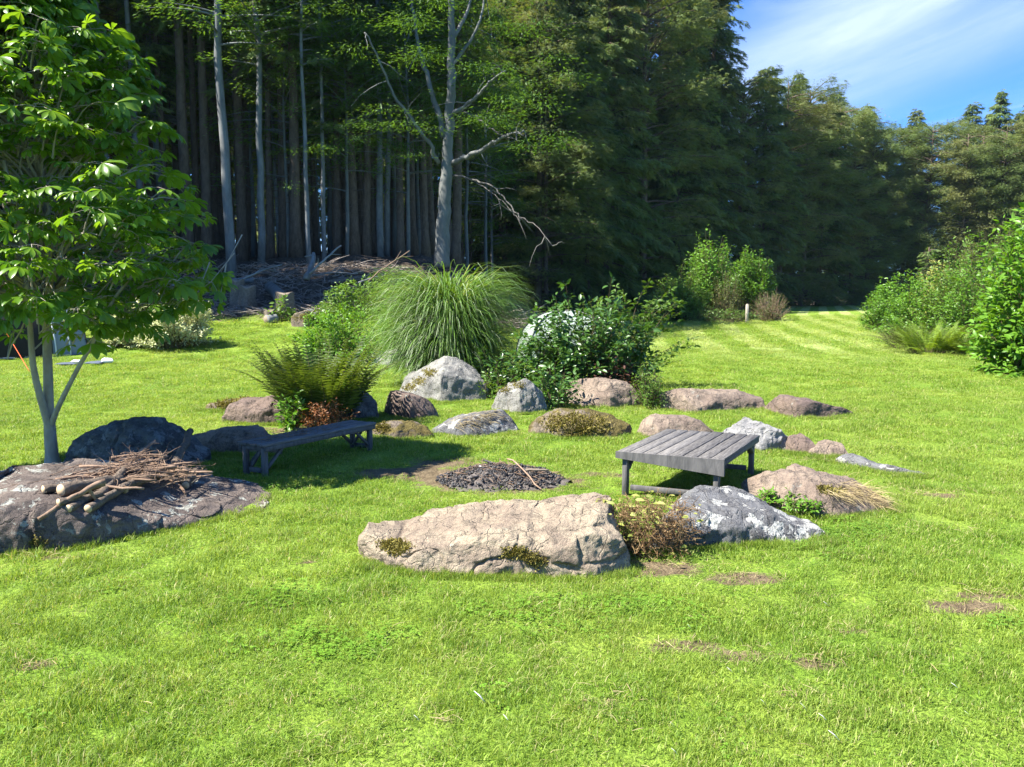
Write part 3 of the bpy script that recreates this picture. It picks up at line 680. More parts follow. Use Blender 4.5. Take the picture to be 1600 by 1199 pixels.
def grass():
    rs = np.random.RandomState(4); temps = []
    for k in range(7): temps.append(blade_template(rs, 190,   .12, .014, .040 if k < 5 else .062, .0020, .0042, .9 if k % 2 else 1.5).build('t', M['grass']))
    P = []; Sc = []; I = []
    for (y0, y1, dens, s, sz) in ((1.3, 5, 110, 1., 1.), (5, 9, 75, 1.15, 1.05), (9, 15, 42, 1.5, 1.15), (15, 26, 16, 2.4, 1.3), (26, 62, 4.5, 4.5, 1.7)):
        x, y = scatter_tri(rs, y0, y1, dens)
        b = bare(x, y); nz = n2(x, y, 7, 3)
        keep = ~inside_rock(x, y) & (b+.22*nz+.22*n2(x, y, 2.3, 55)+.16*rs.randn(len(x)) < .44) & (wood_sd(x, y) < -.3)
        x, y = x[keep], y[keep]
        hn = 1+.38*n2(x, y, 1.1, 8)+.22*n2(x, y, 4, 12)-.5*b[keep]
        z = height(x, y)+np.where(y < 14, .010*n2(x, y, 2.2, 31), 0)
        P.append(np.stack([x, y, z], 1)); q = s*rs.uniform(.8, 1.2, len(x))
        Sc.append(np.stack([q, q, sz*hn.clip(.4, 1.7)], 1)); I.append(np.where(n2(x, y, 2.0, 40) > .55, rs.randint(5, 7, len(x)), rs.randint(0, 5, len(x))))
    # taller unmown fringe round the rocks
    for X, a, b in FOOT:
        m = int(len(X)*.9); t = rs.rand(m)*(X.max()-X.min())*1.02+X.min(); o = np.argsort(X); fy = np.interp(t, X[o], a[o])-rs.uniform(-.02, .05, m)
        if fy.mean() > 20: continue
        P.append(np.stack([t, fy, height(t, fy)], 1)); Sc.append(np.stack([rs.uniform(.5, .8, m)]*2+[rs.uniform(1.0, 1.6, m)], 1)); I.append(rs.randint(0, 7, m))
    P = np.concatenate(P); Sc = np.concatenate(Sc); I = np.concatenate(I)
    wind = n2(P[:, 0], P[:, 1], .9, 77)
    rot = np.stack([rs.normal(0, .12, len(P))+.18*wind, rs.normal(0, .12, len(P))+.2*n2(P[:, 0], P[:, 1], .9, 78), rs.rand(len(P))*6.28], 1)
    o = instancer('lawn_grass', temps, P, rot, Sc, I); tag(o, 'short green blades of the mown lawn', 'grass', kind='stuff')
    # clover and flat weeds
    temps = [clover_template(rs, 26, .12).build('t', M['clover']) for k in range(3)]
    x, y = scatter_tri(rs, 2.2, 10, 70); nz = n2(x, y, 1.4, 90)+.4*n2(x, y, 5, 91)
    keep = (nz > .62) & (rs.rand(len(x)) < .16) & ~inside_rock(x, y) & (bare(x, y) < .5); x, y = x[keep], y[keep]
    for (px, py, r, m) in ((430, 935, .16, 26), (520, 1010, .2, 34), (1000, 950, .2, 20), (1250, 845, .22, 50), (1130, 790, .15, 30), (880, 960, .3, 40), (1330, 830, .2, 30)):
        g = G(px, py); x = np.append(x, g.x+rs.normal(0, r, m)); y = np.append(y, g.y+rs.normal(0, r*.5, m))
    kk = ~inside_rock(x, y); x, y = x[kk], y[kk]
    P = np.stack([x, y, height(x, y)+.002], 1); m = len(P)
    o = instancer('clover', temps, P, np.stack([rs.normal(0, .1, m), rs.normal(0, .1, m), rs.rand(m)*6.28], 1), np.stack([rs.uniform(.6, 1.2, m)]*3, 1), rs.randint(0, 3, m))
    tag(o, 'dark green clover and flat weeds growing through the lawn', 'clover', kind='stuff')
grass()
def lawn_bits():
    rs = np.random.RandomState(8); mb = MB()
    x, y = scatter_tri(rs, 2.2, 9, 7); k = ~inside_rock(x, y); x, y = x[k], y[k]
    for (cx, cy, rx, ry, s) in BARE_SPOTS[4:]:
        if cy < 14:
            m = int(60*rx*ry*20)+12; x = np.append(x, cx+rs.normal(0, rx*.6, m)); y = np.append(y, cy+rs.normal(0, ry*.6, m))
    m = len(x); a = rs.rand(m)*6.28; L = rs.uniform(.02, .08, m)
    tv = np.array([[-.5, -.02, 0], [-.5, .02, 0], [0, .025, .08], [0, -.025, .08], [.5, .015, 0], [.5, -.015, 0]]); tf = [np.array([[0, 1, 2, 3], [3, 2, 4, 5]])]
    R = frames(np.stack([np.cos(a), np.sin(a), rs.normal(0, .15, m)], 1), np.stack([rs.normal(0, .3, m), rs.normal(0, .3, m), np.ones(m)], 1))
    mb.stamp(tv, tf, R, np.stack([x, y, height(x, y)+rs.uniform(.008, .045, m)], 1), L, rs.rand(m))
    tag(mb.build('dry_clippings', M['straw']), 'straw-coloured dry clippings strewn over the thin spots of the lawn', 'clippings', kind='stuff')
    grp = 'small white slivers in the near lawn'
    first = None
    for (px, py, L, an) in ((1290, 955, .06, 75), (1077, 992, .06, 100), (1204, 1022, .045, 90), (1140, 1061, .06, 80), (1192, 1112, .05, 85), (1255, 1120, .075, 95), (1284, 1135, .06, 60), (1302, 1165, .085, 70),
                            (1050, 1148, .05, 100), (651, 1137, .05, 85), (749, 1103, .10, 62), (1053, 1190, .05, 80), (1490, 1085, .05, 55), (1510, 1130, .045, 80), (790, 1136, .05, 45)):
        g = G(px, py)
        if first is None:
            m2 = MB(); V = np.array([[-.5, -.03, 0], [-.5, .03, .0], [0, .06, .07], [0, -.06, .06], [.5, .01, .0], [.5, -.01, .0]]); V2 = V.copy(); V2[:, 2] += .02
            m2.add(np.concatenate([V, V2]), [np.array([[3, 2, 1, 0], [5, 4, 2, 3], [6, 7, 8, 9], [9, 8, 10, 11], [0, 1, 7, 6], [1, 2, 8, 7], [2, 4, 10, 8], [4, 5, 11, 10], [5, 3, 9, 11], [3, 0, 6, 9]])])
            o = m2.build('litter_sliver', M['white_stone']); first = o
            tag(o, 'thin white sliver standing in the near lawn grass', 'litter', grp)
        else: o = first.copy(); COL.objects.link(o)
        o.location = (g.x, g.y, .045); o.scale = (L*.7,)*3; o.rotation_euler = (0, -math.radians(an*.55), math.radians(90+an))
lawn_bits()


# ---------------------------------------------------------------- foliage builders
KITE = (np.array([[0, 0, 0], [.45, .17, .03], [1, 0, -.05], [.45, -.17, .03]]), [np.array([[0, 1, 2], [0, 2, 3]])])
LEAF = (np.array([[0, 0, 0], [.3, .21, .05], [.3, 0, 0], [.3, -.21, .05], [.68, .19, .02], [.68, 0, -.05], [.68, -.19, .02], [1.05, 0, -.16]]),
        [np.array([[0, 2, 1], [0, 3, 2], [4, 5, 7], [5, 6, 7]]), np.array([[1, 2, 5, 4], [2, 3, 6, 5]])])
def spray_template(rs, n=7):
    """a conifer twig: a spine with short side needles-bundles that hang a little"""
    V = []; F = []
    for i in range(n):
        t = i/n
        for sg in (-1, 1):
            a = np.array([t, 0, -.10*t*t]); l = (.34*(1-t)+.07)*rs.uniform(.7, 1.2)
            b = a+np.array([l*.75, sg*l*.75, -l*rs.uniform(.1, .6)]); w = np.array([.05, -sg*.02, .0])
            k = len(V); V += [a-w, a+w, b]; F.append([k, k+1, k+2])
    k = len(V); V += [np.array([.0, -.012, .01]), np.array([0, .012, .01]), np.array([1.12, 0, -.15])]; F.append([k, k+1, k+2])
    return np.array(V), [np.array(F)]
def unit(v): return v/np.linalg.norm(v, axis=-1, keepdims=True).clip(1e-9)

def conifer_mesh(seed, H, zb, R, shape='point', dens=1., spray=.55, droop=.55, trunk_r=.22, nspr=34, bark='spruce_bark', leaf='spruce', dead=True, gap=.45):
    """returns (trunk object, crown object) at the origin"""
    rs = np.random.RandomState(seed); tr = MB(); cr = MB()
    zs = np.linspace(0, H*.98, 16); bx = np.cumsum(rs.normal(0, .012, (16, 2))*H/16, 0)
    tp = np.stack([bx[:, 0], bx[:, 1], zs-.25*(zs == 0)], 1); rr = trunk_r*(1-zs/H)**.75+.02; rr[0] *= 1.5
    tr.tube(tp, rr, 10, .5, wob=.12, seed=seed)
    zlev = zb; tv, tf = spray_template(rs)
    tv2, tf2 = spray_template(np.random.RandomState(seed+9))
    while zlev < H-.25:
        t = (zlev-zb)/(H-zb)
        prof = (1-t)**.8 if shape == 'point' else (1-t**2.6)**.6*(.62+.38*min(1, t*4)) if shape == 'round' else (1-t)**.55*min(1., .45+t*3)
        nb = rs.randint(4, 7)
        az0 = rs.rand()*6.28
        for k in range(nb):
            if rs.rand() > dens: continue
            az = az0+k*6.283/nb+rs.normal(0, .25); L = max(.35, R*prof*rs.uniform(.5, 1.0)**.8*(1.35 if rs.rand() < .18 else 1.08)); z0 = zlev+rs.uniform(-.25, .25)
            up = rs.uniform(-.1, .35)+.5*t
            o = np.array([math.cos(az), math.sin(az), 0]); sd = np.array([-o[1], o[0], 0])
            base = np.array([np.interp(z0, zs, bx[:, 0]), np.interp(z0, zs, bx[:, 1]), z0])
            s = np.linspace(0, 1, 6); cx_ = rs.normal(0, .12)
            pts = base+o*(s*L)[:, None]+sd*(cx_*L*s*s)[:, None]+np.array([0, 0, 1.])*(up*L*s-droop*L*s*s)[:, None]
            tr.tube(pts, .035*(1-s)*max(.4, L/3)+.008, 4, .5, cap=False)
            bt = rs.normal(0, .22)
            n = int(nspr*L/3*rs.uniform(.6, 1.4))+3
            u = rs.rand(n)**.7*.92+.08; sgn = np.where(rs.rand(n) < .5, -1, 1)
            wid = rs.rand(n)*(.30*L*(1-u)+.12); hang = rs.rand(n)**2*.45*droop*(1.3-u)*min(L, 3)
            P = base+o*(u*L)[:, None]+sd*(cx_*L*u*u+sgn*wid)[:, None]+np.array([0, 0, 1.])*(up*L*u-droop*L*u*u-hang)[:, None]
            d = o*rs.uniform(.3, 1., n)[:, None]+sd*(sgn*rs.uniform(.1, .9, n))[:, None]+np.array([0, 0, -1.])*rs.uniform(.0, 1.1, n)[:, None]*(droop+.25)
            nn = np.array([0, 0, 1.])+rs.normal(0, .45, (n, 3))
            sc = spray*rs.uniform(.6, 1.25, n)*(.75+.25*prof)
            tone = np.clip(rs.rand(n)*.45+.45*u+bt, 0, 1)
            h = n//2
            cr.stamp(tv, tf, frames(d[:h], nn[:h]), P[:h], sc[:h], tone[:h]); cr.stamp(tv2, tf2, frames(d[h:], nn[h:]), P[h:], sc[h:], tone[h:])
        zlev += gap*rs.uniform(.7, 1.3)*(1-.35*t)
    if dead:
        z = 1.6
        while z < zb:
            az = rs.rand()*6.28; L = rs.uniform(.3, 1.5); o = np.array([math.cos(az), math.sin(az), 0])
            s = np.linspace(0, 1, 4); base = np.array([np.interp(z, zs, bx[:, 0]), np.interp(z, zs, bx[:, 1]), z])
            tr.tube(base+o*(s*L)[:, None]+np.array([0, 0, 1.])*(-.3*L*s*s+.1*L*s)[:, None], .016*(1-s)+.004, 3, .8, cap=False)
            z += rs.uniform(.12, .5)
    return tr, cr

def proto_tree(key, name, tr, cr, bark, leaf, crown='crown'):
    r = thing(name, 'tree', 'tree'); tr.build('trunk', M[bark], r); 
    if cr is not None: cr.build(crown, M[leaf], r)
    PROTO[key] = [r, False]
PROTO = {}
def plant(key, loc, label, group=None, rz=0., sc=1., scz=None, tilt=(0, 0)):
    p, used = PROTO[key]; o = p if not used else copy_tree(p)
    PROTO[key][1] = True
    o.location = tuple(loc); o.rotation_euler = (tilt[0], tilt[1], rz); o.scale = (sc, sc, scz or sc)
    o['label'] = label
    if group: o['group'] = group
    elif 'group' in o: del o['group']
    return o

def broad_mesh(seed, H, zb, R, nb, nl, leafsz, trunk_r=.18, flat=.45, shape='egg', tmpl=KITE, droop=.15, nseg=6, spread=.45):
    """broadleaf tree: limbs, twigs and flattened sprays of leaves"""
    rs = np.random.RandomState(seed); tr = MB(); cr = MB()
    zs = np.linspace(0, H*.95, 14); bx = np.cumsum(rs.normal(0, .03, (14, 2))*H/14, 0); bx[0] = 0
    tr.tube(np.stack([bx[:, 0], bx[:, 1], zs-.2*(zs == 0)], 1), trunk_r*(1-zs/H)**.8+.012, 9, .5, wob=.1, seed=seed)
    for b in range(nb):
        t = rs.rand()**.9; z0 = zb*.8+(H*.93-zb*.8)*t; az = b*2.399+rs.normal(0, .3)
        prof = math.sqrt(max(0, 1-(2*min(1, max(0, (z0-zb*.8)/(H-zb*.8)))*.95-.75)**2/1.7)) if shape == 'egg' else (1-t)**.6
        L = R*prof*rs.uniform(.6, 1.15); o = np.array([math.cos(az), math.sin(az), 0]); sd = np.array([-o[1], o[0], 0])
        up = rs.uniform(.1, .55)*(.6+.8*t)
        base = np.array([np.interp(z0, zs, bx[:, 0]), np.interp(z0, zs, bx[:, 1]), z0]); s = np.linspace(0, 1, nseg)
        wv = rs.normal(0, .12)
        pts = base+o*(s*L)[:, None]+sd*(wv*L*s*s)[:, None]+np.array([0, 0, 1.])*(up*L*s-droop*L*s*s)[:, None]
        tr.tube(pts, trunk_r*.32*(1-s)*max(.3, L/R)+.007, 5, .5, cap=False)
        n = int(nl/nb*rs.uniform(.6, 1.4)*max(.3, L/R)); u = .2+.85*rs.rand(n)**.7
        wd = rs.normal(0, 1, n)*(spread*L*(1.15-u)*.5+.12)
        P = base+o*(u*L)[:, None]+sd*(wv*L*u*u+wd)[:, None]+np.array([0, 0, 1.])*(up*L*u-droop*L*u*u+rs.normal(0, .10+.06*L*flat, n)-np.abs(wd)*.12)[:, None]
        d = o+sd*np.sign(wd)[:, None]*rs.uniform(0, 1, n)[:, None]+rs.normal(0, .35, (n, 3))+np.array([0, 0, -.25])
        nn = np.array([0, 0, 1.])+rs.normal(0, flat, (n, 3))
        cr.stamp(*tmpl, frames(d, nn), P, leafsz*rs.uniform(.6, 1.3, n), np.clip(.25+.5*rs.rand(n)+.3*(u-.5), 0, 1))
    return tr, cr

def shrub(name, label, cat, loc, w, d, h, stems, leaves, leafsz, mat, seed, tmpl=LEAF, arch=.5, base=.25, start=.3, stemmat='stem', jit=.06, low=.15, group=None, extra=None, stem_r=.008, lean=(0, 0), part='foliage', flat=.5, top=1.0, widen=.75):
    """shrub or leafy plant: stems that leave one root area and arch to an uneven outline, leaves along their outer part"""
    rs = np.random.RandomState(seed); st = MB(); lf = MB(); loc = Vector(loc)
    for k in range(stems):
        az = rs.rand()*6.283; rr = rs.rand()**.5; q = rs.rand()
        bx, by = math.cos(az)*rr*w*base*.5, math.sin(az)*rr*d*base*.5
        az2 = az+rs.normal(0, .5); e = math.asin(min(1, low+(1-low)*q**.8)); bump = 1+.22*float(vnoise(np.array([[math.cos(az2)*1.7+seed, math.sin(az2)*1.7, e*2.2]]), seed)[0])+rs.normal(0, .06)
        tx = math.cos(az2)*math.cos(e)**widen*w/2*bump+lean[0]*math.sin(e); ty = math.sin(az2)*math.cos(e)**widen*d/2*bump+lean[1]*math.sin(e); tz = h*math.sin(e)**top*bump
        s = np.linspace(0, 1, 7)
        a = arch*rs.uniform(.5, 1.3)
        px = bx+(tx-bx)*(s**(1+a)); py = by+(ty-by)*(s**(1+a)); pz = tz*(s*(1+a*.6)-s*s*a*.6)
        pts = np.stack([px, py, pz], 1)+rs.normal(0, .012, (7, 3))*(s > 0)[:, None]
        st.tube(pts+np.array(tuple(loc)), stem_r*(1.2-s), 4, rs.rand(), cap=False)
        n = max(3, int(leaves/stems*rs.uniform(.6, 1.4))); u = start+(1.02-start)*rs.rand(n)**.8
        P = np.stack([np.interp(u, s, pts[:, i]) for i in range(3)], 1); T = unit(np.gradient(pts, axis=0)); tt = np.stack([np.interp(u, s, T[:, i]) for i in range(3)], 1)
        o = unit(rs.normal(0, 1, (n, 3))*np.array([1, 1, .45])); P = P+o*jit*rs.rand(n)[:, None]
        dd = tt*.5+o+np.array([0, 0, -.15]); nn = np.array([0, 0, 1.])+unit(np.stack([P[:, 0]/max(w, .1), P[:, 1]/max(d, .1), np.zeros(n)], 1))*.5+rs.normal(0, flat, (n, 3))
        P[:, 2] = P[:, 2].clip(.02)
        lf.stamp(*tmpl, frames(dd, nn), P+np.array(tuple(loc)), leafsz*rs.uniform(.55, 1.3, n), rs.rand(n)*.7+.3*(u-start))
    r = thing(name, label, cat, loc, group)
    st.build('stems', M[stemmat], r, loc); lf.build(part, M[mat], r, loc)
    return r
def frond_mesh(mb, sb, rs, root, az, L, up, arch, npin, pw, tone):
    s = np.linspace(0, 1, 10); o = np.array([math.cos(az), math.sin(az), 0])
    pts = np.array(root)+o*(L*(math.cos(up)*s*.9+arch*.35*s*s))[:, None]+np.array([0, 0, 1.])*(L*(math.sin(up)*s-arch*.42*s**2.4))[:, None]
    sb.tube(pts, .006*(1.15-s), 3, tone, cap=False)
    u = np.linspace(.16, .99, npin); P = np.stack([np.interp(u, s, pts[:, i]) for i in range(3)], 1); T = unit(np.gradient(pts, axis=0)); tt = np.stack([np.interp(u, s, T[:, i]) for i in range(3)], 1)
    sd = unit(np.cross(tt, np.array([0, 0, 1.]))); nn = np.cross(sd, tt); ln = pw*np.minimum(1, (u-.05)*4)*(1-u)**.65+.012
    tv = np.array([[0, -.10, 0], [0, .10, 0], [.5, .105, .02], [.5, -.085, .02], [1, .02, -.06]]); tf = [np.array([[0, 3, 2, 1]]), np.array([[3, 4, 2]])]
    for sg in (-1, 1):
        d = sd*sg+tt*.45+rs.normal(0, .07, P.shape)+np.array([0, 0, -.12])
        mb.stamp(tv, tf, frames(d, nn+rs.normal(0, .15, P.shape)), P, ln*rs.uniform(.85, 1.1, npin), np.clip(tone+rs.normal(0, .12, npin), 0, 1))
def fern(name, label, loc, n, L, seed, mat, upr=(.6, 1.45), spread=.25, pw=.16, arch=(.4, 1.), npin=22, group=None, lean=0):
    rs = np.random.RandomState(seed); mb = MB(); sb = MB(); loc = Vector(loc)
    for k in range(n):
        az = rs.rand()*6.28; r = spread*rs.rand()**.5; a2 = az+rs.normal(0, .4)
        frond_mesh(mb, sb, rs, (loc.x+r*math.cos(az), loc.y+r*math.sin(az), loc.z), a2, L*rs.uniform(.65, 1.1), rs.uniform(*upr), rs.uniform(*arch), npin, pw*rs.uniform(.8, 1.15), rs.rand())
    o = thing(name, label, 'fern', loc, group); sb.build('stalks', M['stem'], o, loc); mb.build('fronds', M[mat], o, loc); return o

# ---------------------------------------------------------------- the wood
rng = random.Random(7)
SPR = spray_template(np.random.RandomState(4), 4)
def make_forest():
    # prototypes of the wood
    # prototypes
    for k, (H, zb, R, r, sd) in enumerate(((26, 10.5, 2.7, .21, 1), (28, 12.5, 2.5, .25, 2), (24, 8.5, 2.6, .17, 3), (27, 13.5, 2.6, .20, 4))):
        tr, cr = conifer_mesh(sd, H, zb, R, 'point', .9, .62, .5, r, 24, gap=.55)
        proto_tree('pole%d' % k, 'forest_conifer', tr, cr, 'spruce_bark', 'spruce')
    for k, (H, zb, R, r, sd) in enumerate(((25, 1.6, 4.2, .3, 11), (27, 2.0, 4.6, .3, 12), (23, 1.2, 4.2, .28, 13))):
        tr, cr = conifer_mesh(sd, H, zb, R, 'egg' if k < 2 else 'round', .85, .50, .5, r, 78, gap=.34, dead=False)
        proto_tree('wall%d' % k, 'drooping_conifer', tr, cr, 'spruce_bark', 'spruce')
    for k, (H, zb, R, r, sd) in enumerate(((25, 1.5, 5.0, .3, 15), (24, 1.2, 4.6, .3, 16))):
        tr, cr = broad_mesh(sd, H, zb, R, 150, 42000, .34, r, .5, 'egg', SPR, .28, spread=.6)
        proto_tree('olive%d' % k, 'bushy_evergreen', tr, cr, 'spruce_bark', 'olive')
    for k, (H, zb, R, r, sd) in enumerate(((12, 3.2, 3.0, .09, 21), (9, 1.8, 2.6, .07, 22), (15, 5.0, 3.2, .10, 23))):
        tr, cr = broad_mesh(sd, H, zb, R, 46, 6500, .17, r, .28, 'egg', KITE, .22)
        proto_tree('under%d' % k, 'young_beech', tr, cr, 'beech_bark', 'understorey')
    for k, (H, zb, R, r, sd) in enumerate(((25, 12, 3.4, .2, 25), (24, 13, 3.0, .16, 26))):
        tr, cr = broad_mesh(sd, H, zb, R, 60, 9000, .24, r, .4, 'egg', KITE, .15)
        proto_tree('beech%d' % k, 'tall_beech', tr, cr, 'pale_bark', 'shade_leaf')
    # grey beech stems at the edge: photo x of the foot, distance, key, width scale
    edge = [(366, 34.5, 'beech0', 1.02, 'straight pale grey trunk, the thicker of the two standing just right of the chestnut leaves'),
            (412, 36.0, 'beech1', 1.0, 'straight pale grey trunk, the thinner of the two standing just right of the chestnut leaves'),
            (510, 37.0, 'beech1', .62, 'slim pale trunk standing right behind the leaning dead stem on the bank'),
            (487, 35.5, 'beech1', .66, 'slim pale trunk rising from the fallen branches on the left bank'),
            (232, 38, 'beech1', .9, 'pale trunk showing above the chestnut crown, right of the top left corner'),
            (180, 38, 'beech1', .9, 'pale trunk showing between the topmost chestnut leaves'),
            (262, 40, 'beech0', .8, 'pale trunk just clear of the upper right edge of the chestnut crown'),
            (597, 39, 'beech1', 1.0, 'greyish trunk, left one of a tight pair left of the big branching beech'),
            (607, 39.6, 'beech0', .75, 'greyish trunk, right one of a tight pair left of the big branching beech'),
            (440, 41, 'beech1', .55, 'thin dark pole between the two grey trunks and the fallen branches')]
    for i, (px, D, key, w, lab) in enumerate(edge):
        p = on_ground(px, D); plant(key, p, lab, rz=i*1.3, sc=w, scz=(.78 if px > 400 else 1.0+.02*i))
    # bare-stemmed conifers of the dark wood
    pts = [(p.location.x, p.location.y) for p in COL.objects if p.type == 'EMPTY' and p.parent is None]
    named = [(315, 39), (335, 44), (567, 41), (583, 43), (540, 45), (555, 38.5), (460, 43), (476, 47), (522, 50), (390, 48), (640, 44), (655, 48), (668, 40), (735, 62), (757, 63), (775, 66), (802, 68), (820, 64), (845, 70), (722, 60), (748, 70), (290, 43), (425, 52), (345, 41), (619, 42), (302, 37.5), (328, 38), (352, 43), (383, 39), (398, 42), (428, 38.5), (448, 39), (466, 37.5), (497, 41), (530, 39), (548, 42), (575, 39), (591, 45), (628, 39.5), (648, 41), (677, 43), (270, 39), (245, 42), (215, 40), (700, 45), (712, 41)]
    spots = [(on_ground(px, D).x, D) for px, D in named]
    tries = 0
    while len(spots) < 150 and tries < 9000:
        tries += 1; D = math.sqrt(rng.uniform(38**2, 84**2)); px = rng.uniform(-120, 940); x = (px-800)/FPX*D
        if wood_sd(np.array([x]), np.array([D]))[0] < 3.5 or (x > -3.8 and D < 61): continue
        if any((x-a)**2+(D-b)**2 < 2.0**2 for a, b in spots+pts): continue
        spots.append((x, D))
    # left of the frame the wood carries on and shades the bank
    for k in range(34):
        spots.append((rng.uniform(-44, -25), rng.uniform(27, 44)))
    for i, (x, y) in enumerate([(-20.5, 29), (-23.5, 25.5), (-27, 28), (-25, 32.5), (-31, 25), (-22.5, 35), (-30, 33), (-27.5, 37)]):
        plant('wall%d' % (i % 2), (x, y, hz(x, y)), 'edge conifer of the wood beyond the left side of the picture', 'edge conifers left of the picture', i*2.1, .95)
    grp = 'bare-stemmed conifers standing in the dark wood'
    for i, (x, y) in enumerate(spots):
        plant('pole%d' % rng.choice([0, 0, 1, 2, 3]), (x, y, hz(x, y)), 'tall conifer with a bare dark stem in the dense wood behind the bank', grp, rng.uniform(0, 6.28), rng.uniform(.75, 1.15), rng.uniform(.92, 1.12)*(.76 if x > -10 and y < 60 else 1), (rng.gauss(0, .012), rng.gauss(0, .012)))
    # young beeches with flat sprays between the stems
    grp = 'young beeches between the stems of the wood'
    for i, (px, D, k, s) in enumerate([(470, 39, 2, 1.1), (520, 42, 2, 1.15), (560, 40, 0, 1.0), (620, 41, 2, 1.1), (640, 38.5, 0, .95), (450, 46, 0, 1.2), (380, 44, 2, 1.1), (330, 42, 2, 1.0), (300, 40, 0, 1.05),
                                       (500, 52, 2, 1.2), (590, 54, 0, 1.4), (660, 52, 2, 1.2), (430, 58, 0, 1.5), (350, 56, 0, 1.3), (540, 60, 1, 1.2), (470, 66, 1, 1.3), (400, 68, 1, 1.3), (620, 64, 1, 1.2), (700, 60, 0, 1.2), (770, 58, 1, 1.2), (320, 68, 1, 1.4), (250, 50, 2, 1.2), (180, 48, 0, 1.2), (100, 46, 2, 1.3), (30, 44, 0, 1.2), (560, 74, 1, 1.6), (510, 78, 1, 1.7), (440, 80, 1, 1.7), (650, 76, 1, 1.6), (370, 80, 1, 1.7), (740, 74, 1, 1.6), (300, 82, 1, 1.8), (455, 37.5, 0, .9), (545, 38, 0, .95), (500, 44, 2, 1.2), (580, 46, 2, 1.2), (655, 45, 2, 1.2), (350, 47, 2, 1.2), (400, 41, 0, 1.1), (730, 44, 2, 1.0), (760, 52, 0, 1.2), (660, 58, 0, 1.3), (600, 70, 1, 1.5), (480, 72, 1, 1.5)]):
        p = on_ground(px, D); plant('under%d' % k, p, 'young beech with flat green sprays between the dark stems of the wood', grp, rng.uniform(0, 6.28), s)
    # the far side of the wood, crowns down to the ground
    grp = 'trees closing the far side of the wood'
    for i in range(22):
        x = -72+i*4.6+rng.uniform(-1, 1); y = 96+rng.uniform(-5, 5)+max(0, x)*.3
        plant('wall%d' % (i % 3), (x, y, hz(x, y)-3.), 'dark evergreen closing the view at the far side of the wood', grp, rng.uniform(0, 6.28), rng.uniform(.95, 1.15))
    # the wall of drooping conifers right of the beech
    wall = [(785, 64, 0, 1.18, 'drooping conifer directly right of the big branching beech'),
            (838, 62, 1, 1.12, 'tall drooping conifer above the middle tent'),
            (893, 66, 0, 1.26, 'tall drooping conifer above the dark leafy shrub'),
            (945, 72, 1, 1.24, 'tall drooping conifer above the loose yellow-green shrub'),
            (1000, 78, 0, 1.42, 'tall drooping conifer, left neighbour of the one behind the leafy saplings'),
            (1052, 82, 1, 1.36, 'tall drooping conifer standing behind the leafy saplings'),
            (1104, 86, 0, 1.45, 'tallest conifer at the left edge of the open sky'),
            (812, 72, 2, 1.4, 'dense conifer, second row behind the middle tent, left one'),
            (868, 78, 1, 1.35, 'dense conifer, second row behind the middle tent, middle one'),
            (920, 84, 2, 1.6, 'dense conifer, second row behind the middle tent, right one'),
            (1025, 92, 0, 1.5, 'dense conifer in the second row behind the saplings'),
            (975, 88, 0, 1.5, 'dense conifer in the second row above the loose yellow-green shrub'),
            (1080, 98, 2, 1.65, 'dense conifer in the second row at the left edge of the sky')]
    for i, (px, D, k, s, lab) in enumerate(wall):
        p = on_ground(px, D); p.z -= 1.6; plant('wall%d' % k if i not in (1, 4, 8, 10) else 'olive%d' % (i % 2), p, lab, rz=i*1.7+.4, sc=s, scz=s*(1 if i % 3 else 1.06))
    desc = [(1148, 90, 104, 'olive0'), (1185, 92, 104, 'wall2'), (1215, 96, 108, 'olive1'), (1248, 100, 122, 'olive0'), (1275, 104, 146, 'wall2'), (1300, 108, 150, 'olive0'), (1325, 112, 152, 'olive1'), (1350, 112, 166, 'olive0'), (1378, 114, 186, 'olive1'),
            (1405, 117, 205, 'olive0'), (1435, 112, 205, 'olive1'), (1462, 115, 196, 'olive0'), (1490, 110, 215, 'olive1'), (1520, 112, 212, 'olive0'), (1550, 108, 205, 'olive1'), (1580, 110, 200, 'wall1'), (1610, 106, 205, 'olive0'),
            (1412, 124, 168, 'wall0'), (1499, 120, 158, 'wall0'), (1540, 117, 138, 'wall0'), (1592, 115, 136, 'wall1'), (1525, 120, 176, 'wall1'), (1570, 119, 172, 'wall0'), (1232, 108, 112, 'wall1'), (1290, 118, 142, 'wall1'), (1340, 124, 160, 'wall0'), (1640, 110, 170, 'wall1'), (1690, 100, 190, 'olive0')]
    hts = {'wall0': 25, 'wall1': 27, 'wall2': 23, 'olive0': 25, 'olive1': 24}
    nm = ['first', 'second', 'third', 'fourth', 'fifth', 'sixth', 'seventh', 'eighth', 'ninth', 'tenth', 'eleventh', 'twelfth', 'thirteenth', 'fourteenth', 'fifteenth', 'sixteenth', 'seventeenth']
    for i, (px, D, py, key) in enumerate(desc):
        p = on_ground(px, D); p.z -= 1.6; top = at(px, py, D).z-p.z; s = top/hts[key]*(1.07 if px > 1390 and i < 17 else 1)
        lab = ('olive-green rounded tree, ' if key[0] == 'o' else 'dark conifer, ')+'%s from the left in the tree line below the sky' % nm[i] if i < 17 else 'dark conifer whose tip shows over the tree line at the far end of the lawn'
        plant(key, p, lab, 'far conifers behind the tree line' if i >= 17 else None, rng.uniform(0, 6.28), s*rng.uniform(.92, 1.05), s)
make_forest()

